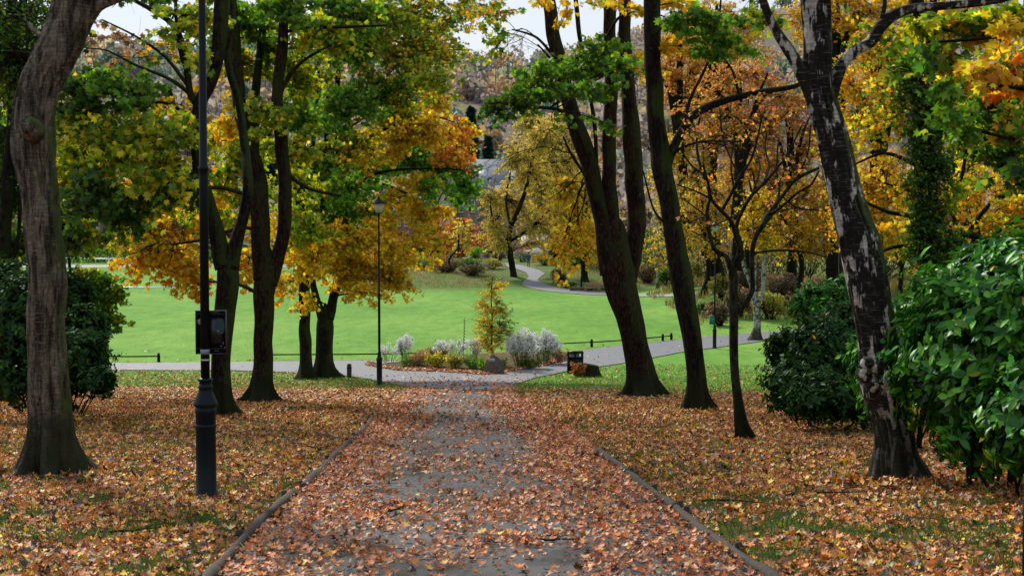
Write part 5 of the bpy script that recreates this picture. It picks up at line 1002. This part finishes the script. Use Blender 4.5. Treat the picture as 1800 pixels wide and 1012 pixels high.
def bush_at(px, Y, w, h, pal, lab, n=1300, leaf=.3):
    X = (px-900)/FPX*Y; z = float(base_z(X, Y)); R = np.array([w/2, w*.35, h*.55]); C = np.array([X, Y, z+h*.5]); t = thing('shrub', lab, 'shrub', (X, Y, z), 'tall shrubs between the path and the houses')
    U = unit(n); rr = rng.random((n, 1))**.35*(1+.5*(fbm(U[:, 0]*2+px, U[:, 1]*2, U[:, 2]*2)-.5)*2)[:, None]; lf = MB()
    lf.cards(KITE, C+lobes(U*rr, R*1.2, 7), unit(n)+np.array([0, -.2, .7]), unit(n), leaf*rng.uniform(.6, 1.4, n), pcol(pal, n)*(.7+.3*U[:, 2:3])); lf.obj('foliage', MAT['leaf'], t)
    m = 26; U = unit(m); U[:, 2] = np.abs(U[:, 2]); O = np.tile([X, Y, z], (m, 1))+rng.normal(0, .2, (m, 3))*np.array([1, 1, 0]); E = C+U*R*1.1; st = MB(); st.tubes(np.stack([O, (O+E)/2, E], 1), np.tile([[.05, .035, .012]], (m, 1)), 3); st.obj('stem', MAT['bark_dark'], t)
for px, Y, w, h, pal, lab in [(690,200,9,3,'OL','olive shrub belt left of the brick building'),(730,196,7,3,'RD','red shrub below the brick building'),(655,205,9,3.4,'GD','dark green shrub seen past the junction lamp'),(765,193,7,2.6,'GD','dark green shrub below the gabled house'),(835,195,7,3.4,'OR','orange shrub behind the green bush by the bench'),(875,190,6,2.6,'BRM','brown shrub below the slate-roofed house'),(990,178,7,4,'GD','dark green shrub right of the parked cars'),(1025,172,8,5,'OL','olive shrub behind the far lamp post'),(1070,165,8,5,'BRM','mauve brown shrub behind the triple-stemmed maple'),(1110,168,8,6,'OL','olive shrub left of the leaning maple stem'),(1150,160,8,5,'GD','dark shrub behind the pale-trunked little tree'),(1195,150,8,5.5,'OL','tall olive shrub right of the leaning maple'),(1240,145,8,6,'BRM','brown brush high on the bank right of the leaning maple'),(1290,140,9,6,'BRM','dry brown brush high behind the small birch'),(1350,140,9,6,'BRM','mauve twiggy brush high on the bank behind the brushwood'),(1420,135,9,6,'OL','olive brush high on the bank beside the rhododendron'),(1480,130,9,6,'GD','dark brush behind the fissured birch'),(1550,125,10,6,'BRM','brown brush right of the fissured birch'),(1640,120,12,6,'GD','dark brush behind the ivy-clad trunk'),(1740,115,14,6,'OL','olive brush behind the laurel hedge')]:
    bush_at(px, Y, w, h, pal, lab)
# rough grass on the banks
n = 42000; X = rng.uniform(-14, 40, n); Y = rng.uniform(90, 170, n); e = 143+95*sst(-14, -34, X)-26*sst(20, 45, X); fx = np.array(fl and [G(*p) for p in fl]); 
keep = ((Y > e+1.5) | ((X > 12) & (Y > 92) & (Y < 128))); pcx = np.array([G(*p) for p in fr]); 
dist = np.min(np.hypot(X[:, None]-((pcx+fx)/2)[None, :, 0], Y[:, None]-((pcx+fx)/2)[None, :, 1]), 1); keep &= dist > 4.5; X, Y = X[keep], Y[keep]; n = len(X); g = MB()
c = pcol('OL', n)*.7; br = rng.random(n) < .3; c[br] = pcol('BR', int(br.sum()))*.8; hgt = np.where((X > 12) & (Y < 128), .6, .28)*rng.uniform(.5, 1.3, n)
g.cards((BLADE[0]*np.array([1.6, 1, 1]), BLADE[1]), np.stack([X, Y, base_z(X, Y)], 1), unit(n)*np.array([1, 1, .1]), unit(n)*.3+np.array([0, 0, 1]), hgt, c)
tag(g.obj('rough_grass', MAT['grass']), 'tall dry rough grass on the banks beyond the lawn', 'grass', kind='stuff')
# hedge behind the playing field
mb = MB(); n = 9000; X = rng.uniform(-120, -34, n); Y = 243+rng.normal(0, .8, n); Z = rng.uniform(0, 2.3, n)*(.8+.3*vn(X*.3, 1)); mb.cards(KITE, np.stack([X, Y, Z+base_z(X, Y)], 1), unit(n), unit(n), .5, pcol('GD', n)*1.2)
tag(mb.obj('hedge', MAT['leaf']), 'clipped dark hedge along the far end of the playing field', 'hedge')

# ------------------------------------------------------------------ goals
def goal(px, py, w, label):
    q = G(px, py); q[2] = base_z(q[0], q[1]); t = thing('football_goal', label, 'goal', q, 'white football goals on the field'); c = q
    for sx in (-w, 0):
        m = MB(); m.tube([c+np.array([sx, 0, 0]), c+np.array([sx, 0, 2.44])], .06, 10); m.obj('post', MAT['white'], t)
    m = MB(); m.tube([c+np.array([-w-.06, 0, 2.44]), c+np.array([.06, 0, 2.44])], .062, 10); m.obj('crossbar', MAT['white'], t)
    m = MB()
    for sx in (-w, 0): m.tube([c+np.array([sx, .06, 2.4]), c+np.array([sx, .8, 2.4])], .02, 6)
    m.obj('net_frame', MAT['white'], t)
goal(348, 570, 7.32, 'nearer white football goal, its crossbar ending behind the notice board lamp')
goal(232, 489, 6.4, 'far white football goal at the other end of the playing field')
q = G(240, 466); mb = MB()
t = thing('barrier_rail', 'pale horizontal barrier rail behind the footballers', 'barrier', q); mb.tube([q+np.array([-16, 4, 1.1]), q+np.array([4, 4, 1.1])], .09, 6); mb.obj('rail', MAT['white'], t)
for i in range(6):
    mb = MB(); mb.tube([q+np.array([-16+i*4, 4, 0]), q+np.array([-16+i*4, 4, 1.15])], .06, 6); mb.obj('post', MAT['white'], t)

# ------------------------------------------------------------------ benches
def bench(q, rz, label, mat='teak', grp='park benches'):
    t = thing('park_bench', label, 'bench', q, grp); t.rotation_euler = (0, 0, rz); w = 1.5
    m = MB()
    for i in range(4): m.box((0, -.18+i*.12, .43), (w, .09, .03))
    m.obj('seat', MAT[mat], t, local=True)
    m = MB()
    for i in range(9): m.box((-.62+i*.155, .27, .66), (.05, .03, .36))
    m.box((0, .27, .88), (w, .04, .09)); m.obj('backrest', MAT[mat], t, local=True)
    for sx in (-1, 1):
        for sy in (-1, 1): m = MB(); m.box((sx*.70, .03+sy*.24, .21 if sy > 0 else .32), (.07, .07, .42 if sy > 0 else .64)); m.obj('leg', MAT[mat], t, local=True)
        m = MB(); m.box((sx*.70, .02, .66), (.08, .58, .04)); m.obj('armrest', MAT[mat], t, local=True)
    return t
bench(G(1042, 514)+np.array([0, .6, 0]), math.radians(-20), 'pale wooden bench with slatted back beside the far path')
bench(G(852, 462)+np.array([0, 1.6, 0]), math.radians(12), 'dark bench on the mound with two people sitting on it', 'wood')
# low stone wall next to the bench
q = G(1020, 513); t = thing('rubble_wall', 'low rough stone edging wall left of the pale bench', 'wall', q)
mb = MB()
for i in range(16):
    for j in range(2):
        mb.box(q+np.array([-.9+i*.27+rng.normal(0, .03), .8+rng.normal(0, .05), .12+.2*j]), (.26, .3, .19), rz=rng.normal(0, .12), taper=.9)
mb.obj('stones', MAT['stone'], t)

# ------------------------------------------------------------------ people
def person(q, label, J, top, legs, skin=(.5, .32, .25), hair=(.05, .03, .02), rz=0, grp=None):
    """J: joint positions; the body is one skinned surface"""
    root = thing('person', label, 'person', q, grp); root.rotation_euler = (0, 0, rz)
    V = []; E = []; R = []
    def add(p, r, par=None): V.append(p); R.append(r); (E.append((par, len(V)-1)) if par is not None else None); return len(V)-1
    pel = add(J['pelvis'], .15); ch = add(J['chest'], .17, pel); nk = add(J['neck'], .065, ch); hd = add(J['head'], .09, nk); ht = add(tuple(np.array(J['head'])+np.array([0, 0, .11])), .075, hd)
    for s in ('L', 'R'):
        sh = add(J['sh'+s], .065, ch); el = add(J['el'+s], .05, sh); wr = add(J['wr'+s], .035, el); d = np.array(J['wr'+s])-np.array(J['el'+s]); d = d/np.linalg.norm(d); sd = np.cross(d, [0, 1., 0]); sd /= np.linalg.norm(sd)+1e-6
        pm = add(tuple(np.array(J['wr'+s])+d*.07), .036, wr)
        for f, l in zip((-1.5, -.5, .5, 1.5), (.07, .085, .08, .06)): a = add(tuple(np.array(J['wr'+s])+d*.10+sd*f*.017), .009, pm); b = add(tuple(np.array(J['wr'+s])+d*(.10+l)+sd*f*.02+np.array([0, -.015, 0])), .008, a)
        th = add(tuple(np.array(J['wr'+s])+d*.06+sd*.05+np.array([0, -.02, 0])), .009, pm)
        hp = add(J['hp'+s], .095, pel); kn = add(J['kn'+s], .062, hp); an = add(J['an'+s], .042, kn); to = add(tuple(np.array(J['an'+s])+np.array([0, -.17, -.05])), .038, an)
    me = bpy.data.meshes.new('body'); me.from_pydata([tuple(v) for v in V], E, [])
    b = bpy.data.objects.new('body', me); COL.objects.link(b); b.parent = root; b.modifiers.new('skin', 'SKIN').use_smooth_shade = True
    for i, r in enumerate(R): me.skin_vertices[0].data[i].radius = (r, r*.85)
    me.skin_vertices[0].data[0].use_root = True
    m, nt, o = M('clothes'); tc = N(nt, 'ShaderNodeTexCoord'); sp = N(nt, 'ShaderNodeSeparateXYZ'); nt.links.new(tc.outputs['Object'], sp.inputs[0])
    zz = N(nt, 'ShaderNodeMath', operation='DIVIDE'); zz.inputs[1].default_value = 2.0; nt.links.new(sp.outputs[2], zz.inputs[0])
    zn = (J['neck'][2]+.01)/2; zp = (J['pelvis'][2]-.06)/2
    pbsdf(nt, o, ramp(nt, zz.outputs[0], [(0, (.02, .02, .02)), (.045, legs), (zp, top), (zn, skin)], 'CONSTANT'), .85, noise(nt, 20, 3), .3, .01, .2); me.materials.append(m)
    s = b.modifiers.new('sub', 'SUBSURF'); s.levels = 1; s.render_levels = 2
    h = MB(); hc = np.array(J['head'])+np.array([0, .02, .09]); h.lathe([(.0, -.1), (.08, -.09), (.105, -.02), (.10, .05), (.06, .10), (.0, .115)], hc, 14, hair); h.obj('hair', MAT['cloth'], root, smooth=True, local=True)
    f = MB(); hh = np.array(J['head']); 
    for sx in (-1, 1): f.box(hh+np.array([sx*.032, -.088, .055]), (.018, .012, .010), (.03, .02, .02))
    f.box(hh+np.array([0, -.10, .025]), (.018, .03, .035), skin); f.box(hh+np.array([0, -.088, -.02]), (.045, .012, .010), (.35, .12, .1)); f.obj('face', MAT['cloth'], root, local=True)
    return root
STAND = dict(pelvis=(0,0,.93), chest=(0,-.01,1.28), neck=(0,0,1.47), head=(0,-.02,1.58), shL=(-.19,0,1.38), elL=(-.24,.02,1.10), wrL=(-.22,-.12,.90), shR=(.19,0,1.38), elR=(.24,.02,1.10), wrR=(.22,-.10,.88), hpL=(-.09,0,.88), knL=(-.10,-.03,.48), anL=(-.10,.03,.08), hpR=(.09,0,.88), knR=(.10,-.02,.48), anR=(.11,.02,.08))
WALK = dict(STAND, knL=(-.10,-.18,.50), anL=(-.10,-.26,.08), knR=(.10,-.02,.48), anR=(.11,.28,.12), wrL=(-.24,.12,.92), wrR=(.24,-.22,.95))
SIT = dict(pelvis=(0,.10,.50), chest=(0,.14,.86), neck=(0,.10,1.06), head=(0,.07,1.17), shL=(-.19,.12,.97), elL=(-.24,.05,.72), wrL=(-.14,-.16,.62), shR=(.19,.12,.97), elR=(.24,.05,.72), wrR=(.14,-.16,.62), hpL=(-.09,.06,.50), knL=(-.12,-.34,.50), anL=(-.12,-.36,.09), hpR=(.09,.06,.50), knR=(.12,-.34,.50), anR=(.12,-.34,.09))
person(G(929, 470), 'person in a blue jacket and dark trousers standing on the far path', STAND, (.03,.12,.25), (.02,.02,.03), rz=.5)
bq = G(852, 462)+np.array([0, 1.6, 0])
person(bq+np.array([-.35, -.02, 0]), 'person in a pale beige coat seated at the left of the dark bench', SIT, (.38,.28,.22), (.05,.04,.05), rz=math.radians(12), hair=(.3,.2,.12))
person(bq+np.array([.35, .02, 0]), 'person in a dark maroon coat seated at the right of the dark bench', SIT, (.14,.04,.05), (.03,.03,.04), rz=math.radians(12))
person(G(192, 473), 'footballer in a white shirt and black trousers striding on the far pitch', WALK, (.7,.7,.7), (.03,.03,.04), rz=1.3)
person(G(122, 474), 'person in a white top bending by the path beyond the field', dict(WALK, chest=(0,-.15,1.22), neck=(0,-.25,1.38), head=(0,-.3,1.48)), (.7,.68,.66), (.3,.15,.12), rz=-1.2)
# dogs
def dog(q, label, c, rz):
    t = thing('dog', label, 'dog', q); t.rotation_euler = (0, 0, rz); V = [(0,0,.42),(0,-.22,.42),(0,-.38,.56),(0,-.50,.60),(0,.22,.42),(0,.38,.55),(-.08,-.22,.22),(-.08,-.23,.03),(.08,-.22,.22),(.08,-.23,.03),(-.08,.18,.26),(-.08,.26,.15),(-.08,.23,.03),(.08,.18,.26),(.08,.26,.15),(.08,.23,.03),(0,-.62,.57)]
    E = [(0,1),(1,2),(2,3),(3,16),(0,4),(4,5),(1,6),(6,7),(1,8),(8,9),(4,10),(10,11),(11,12),(4,13),(13,14),(14,15)]; R = [.12,.13,.08,.075,.10,.02,.045,.028,.045,.028,.06,.035,.026,.06,.035,.026,.03]
    me = bpy.data.meshes.new('body'); me.from_pydata(V, E, [])
    b = bpy.data.objects.new('body', me); COL.objects.link(b); b.parent = t; b.modifiers.new('skin', 'SKIN').use_smooth_shade = True
    for i, r in enumerate(R): me.skin_vertices[0].data[i].radius = (r, r)
    me.skin_vertices[0].data[0].use_root = True; me.materials.append(plain('fur', c, .9, .1)); s = b.modifiers.new('sub', 'SUBSURF'); s.levels = 1; s.render_levels = 2
    m = MB()
    for sx in (-1, 1): m.box((sx*.06, -.37, .68), (.04, .03, .09), rx=.2, taper=.4)
    m.obj('ear', b.data.materials[0], t, local=True)
dog(G(818, 461)+np.array([0, 1.2, 0]), 'white dog sitting out on the mound left of the bench', (.65,.6,.55), 1.3)
dog(G(834, 463)+np.array([0, 1.2, 0]), 'black dog between the white dog and the seated people', (.02,.02,.02), -1.4)

# ------------------------------------------------------------------ cars
def car(q, label, c, rz):
    t = thing('parked_car', label, 'car', q, 'cars parked beyond the park'); t.rotation_euler = (0, 0, rz)
    prof = [(-2.1,.35),(-2.12,.62),(-1.95,.85),(-1.15,.95),(-.55,1.38),(.85,1.42),(1.6,1.0),(2.05,.9),(2.12,.6),(2.08,.35)]; m = MB(); n = len(prof); V = []
    for y, s in ((-.84, 1), (-.78, 2), (.78, 2), (.84, 1)):
        for (x, z) in prof: V.append([x*(1 if s == 1 else 1), y if not (z > 1.1) else y*.8, z])
    V = np.array(V); F = [np.array([[a*n+i, a*n+(i+1) % n, (a+1)*n+(i+1) % n, (a+1)*n+i] for a in range(3) for i in range(n)]), np.arange(n)[::-1].reshape(1, -1), (np.arange(n)+3*n).reshape(1, -1)]
    m.add(V, F, c); m.obj('body', MAT['vs'], t, local=True)
    for s in (-1, 1):
        w = MB(); w.add(np.array([[-.95,s*.80,.98],[-.5,s*.70,1.32],[.8,s*.70,1.36],[1.4,s*.80,1.02]]), [np.array([[0,1,2,3]])]); w.obj('window', MAT['window'], t, local=True)
    w = MB(); w.add(np.array([[-1.17,-.68,.99],[-1.17,.68,.99],[-.60,.6,1.38],[-.60,-.6,1.38]]), [np.array([[0,1,2,3]])]); w.obj('windscreen', MAT['window'], t, local=True)
    for x in (-1.3, 1.3):
        for s in (-1, 1):
            m = MB(); m.lathe([(.0,-.1),(.31,-.1),(.33,-.06),(.33,.06),(.31,.1),(.0,.1)], (0, 0, 0), 18); V = m.V[0]; m.V[0] = np.stack([V[:, 0]+x, V[:, 2]+s*.80, V[:, 1]+.33], 1); m.C[0][:, :3] = .02; wh = m.obj('wheel', MAT['v'], t, local=True)
            m = MB(); m.lathe([(.0,-.11),(.19,-.11),(.19,.11),(.0,.11)], (0, 0, 0), 12, (.5,.5,.52)); V = m.V[0]; m.V[0] = np.stack([V[:, 0]+x, V[:, 2]+s*.80, V[:, 1]+.33], 1); m.obj('rim', MAT['vs'], wh, local=True)
def at(px, Y): X = (px-900)/FPX*Y; return np.array([X, Y, float(base_z(X, Y))])
for px, Y, c, lab in ((948,196,(.75,.76,.8),'white car parked behind the golden willow branches'),(915,199,(.45,.04,.04),'red car parked left of the white one'),(978,200,(.1,.15,.3),'blue car parked right of the white one')): car(at(px, Y), lab, c, .05)

# ------------------------------------------------------------------ buildings
def house(name, label, px, Y, top, wpx, depth, wallm_, floors=2, cols=3, roofm='slate', roofh=.35, rz=0, sky=0, gable_front=False, chimney=True, sink=2, grp=None):
    X = (px-900)/FPX*Y; z = float(base_z(X, Y))-sink; k = Y/FPX; W_ = wpx*k; H = P(px, top, Y)[2]-z; rh = H*roofh; eh = H-rh
    t = thing(name, label, 'building', (X, Y, z), grp); t.rotation_euler = (0, 0, rz); x = W_/2; y = depth/2
    m = MB()
    if gable_front: m.add(np.array([[-x,-y,0],[x,-y,0],[x,-y,eh],[0,-y,H-.15],[-x,-y,eh],[-x,y,0],[x,y,0],[x,y,eh],[0,y,H-.15],[-x,y,eh]]), [np.array([[0,1,2,3,4]]), np.array([[9,8,7,6,5]]), np.array([[1,6,7,2],[5,0,4,9]])])
    else: m.add(np.array([[-x,-y,0],[x,-y,0],[x,-y,eh],[-x,-y,eh],[-x,y,0],[x,y,0],[x,y,eh],[-x,y,eh],[-x,0,H-.15],[x,0,H-.15]]), [np.array([[0,1,2,3],[5,4,7,6]]), np.array([[1,5,6,9,2],[4,0,3,8,7]])])
    m.obj('wall', MAT[wallm_], t, local=True)
    m = MB(); o = .35; 
    if gable_front: R_ = np.array([[-x-o,-y-o,eh-o*.6],[0,-y-o,H],[0,y+o,H],[-x-o,y+o,eh-o*.6],[x+o,-y-o,eh-o*.6],[x+o,y+o,eh-o*.6]]); F = np.array([[0,1,2,3],[1,4,5,2]])
    else: R_ = np.array([[-x-o,-y-o,eh-o*.6],[x+o,-y-o,eh-o*.6],[x+o,0,H],[-x-o,0,H],[-x-o,y+o,eh-o*.6],[x+o,y+o,eh-o*.6]]); F = np.array([[0,1,2,3],[3,2,5,4]])
    n = len(R_); lo_ = R_-np.array([0, 0, .18]); m.add(np.concatenate([R_, lo_]), [F, F[:, ::-1]+n]); ro = m.obj('roof', MAT[roofm], t, local=True); so = ro.modifiers.new('th', 'SOLIDIFY'); so.thickness = .02
    if chimney:
        for s in (-1, 1): m = MB(); m.box((s*x*.8 if not gable_front else s*x*.4, .3, H+.3), (.8, .6, 1.8)); m.obj('chimney', MAT['stonewall'], ro, local=True)
    for i in range(sky):
        u = .3+.35*(i % 2); xx = -x*.6+i*x*.45; zz = eh+(H-eh)*u; yy = -y*(1-u); m = MB(); sl = math.atan2(H-eh, y); m.box((xx, yy-.12, zz+.12), (1.0, 1.3, .08), (.75, .78, .8), rx=sl); m.obj('skylight', MAT['vs'], ro, local=True)
    fh = eh/floors
    for f_ in range(floors):
        for c in range(cols):
            xx = -x+(c+.5)*2*x/cols; zz = f_*fh+fh*.52; ww = min(1.3, 1.1*x/cols); hh = fh*.5
            m = MB(); m.box((xx, -y-.02, zz), (ww, .06, hh)); fo = m.obj('window', MAT['window'], t, local=True)
            m = MB()
            for sx in (-1, 0, 1): m.box((xx+sx*ww/2, -y-.06, zz), (.09, .1, hh+.1))
            for sz in (-1, 0, 1): m.box((xx, -y-.065, zz+sz*hh/2), (ww+.1, .1, .09))
            m.obj('frame', MAT['white'], fo, local=True)
            m = MB(); m.box((xx, -y-.09, zz-hh/2-.12), (ww+.3, .2, .12)); m.obj('sill', MAT['stonewall'], fo, local=True)
    m = MB(); m.box((x*.1, -y-.03, 1.05+sink), (1.0, .08, 2.1), (.05, .08, .1)); m.obj('door', MAT['vs'], t, local=True)
house('terraced_house', 'stone house with a long grey slate roof and white skylights', 855, 232, 280, 118, 12, 'stonewall', 3, 5, sky=4, roofh=.42, rz=.08)
house('brick_building', 'red brick building glimpsed behind the hanging yellow boughs', 735, 225, 345, 70, 10, 'brick', 3, 4, roofh=.25, rz=-.1)
house('gabled_house', 'narrow cream gabled house right of the red brick building', 786, 221, 325, 24, 9, 'render', 3, 1, roofh=.22, gable_front=True)
house('stone_house', 'stone house with white sash windows below the slate roof', 820, 226, 322, 40, 8, 'stonewall', 3, 2, roofh=.15)
house('hillside_house', 'white house with a dark gable on the wooded hillside', 1215, 470, 127, 34, 9, 'whiterender', 2, 3, roofh=.4, sink=5, grp=None)
house('hillside_house', 'pale wide house on the hillside above the orange tree', 1325, 440, 112, 46, 9, 'whiterender', 2, 4, roofh=.28, sink=5)
house('hillside_house', 'stone house high on the hillside right of the upper birch', 1515, 430, 130, 50, 9, 'stonewall', 2, 3, roofh=.35, sink=5)
house('hillside_house', 'grey stone house on the left hillside between trunks', 520, 380, 215, 40, 9, 'stonewall', 2, 3, roofh=.35, sink=4)
house('hillside_house', 'white cottage on the left hillside behind the green maple boughs', 265, 400, 225, 34, 9, 'whiterender', 2, 2, roofh=.4, sink=4)
house('stone_terrace', 'grey stone terrace behind the trees at the right edge', 1790, 118, 330, 130, 9, 'stonewall', 2, 5, roofh=.3)
house('far_terrace', 'pale stone terrace behind the white car', 965, 212, 415, 90, 8, 'stonewall', 2, 5, roofh=.3)

# ================================================================== LIGHT
w = bpy.data.worlds.new('World'); S.world = w; w.use_nodes = True; nt = w.node_tree; nt.nodes.clear()
SUN_EL, SUN_AZ = math.radians(40), math.radians(-30)     # azimuth from +Y towards +X
sky = N(nt, 'ShaderNodeTexSky'); sky.sky_type = 'NISHITA'; sky.sun_disc = False; sky.sun_elevation = SUN_EL; sky.sun_rotation = SUN_AZ; sky.dust_density = 2.5; sky.air_density = 1.2
cl = N(nt, 'ShaderNodeTexNoise'); cl.inputs['Scale'].default_value = 2.2; cl.inputs['Detail'].default_value = 6
mp = N(nt, 'ShaderNodeMapping'); mp.inputs['Scale'].default_value = (1, 1, 3); nt.links.new(N(nt, 'ShaderNodeTexCoord').outputs['Generated'], mp.inputs[0]); nt.links.new(mp.outputs[0], cl.inputs['Vector'])
cf = ramp(nt, cl.outputs['Fac'], [(.38, .45), (.62, .92)])
cm = mix(nt, cf, sky.outputs[0], (7.2, 7.9, 9.2))
bg = N(nt, 'ShaderNodeBackground'); bg.inputs['Strength'].default_value = .112; nt.links.new(cm, bg.inputs[0]); ow = N(nt, 'ShaderNodeOutputWorld'); nt.links.new(bg.outputs[0], ow.inputs[0])
sl = bpy.data.lights.new('sun', 'SUN'); sl.energy = 5.0; sl.angle = math.radians(6); sl.color = (1, .93, .82); so = bpy.data.objects.new('sun', sl); COL.objects.link(so)
so.rotation_euler = (PI/2-SUN_EL, 0, PI-SUN_AZ)
d = np.array([math.sin(SUN_AZ)*math.cos(SUN_EL), math.cos(SUN_AZ)*math.cos(SUN_EL), math.sin(SUN_EL)])
from mathutils import Vector
so.rotation_euler = Vector(d).to_track_quat('Z', 'Y').to_euler(); so.location = (0, 0, 60)
S.view_settings.view_transform = 'Standard'; S.view_settings.look = 'None'; S.view_settings.exposure = 0; S.view_settings.gamma = 1
S.cycles.max_bounces = 6; S.cycles.diffuse_bounces = 3; S.cycles.glossy_bounces = 2; S.cycles.transmission_bounces = 4; S.cycles.transparent_max_bounces = 4
S.cycles.caustics_reflective = False; S.cycles.caustics_refractive = False; S.cycles.sample_clamp_indirect = 6
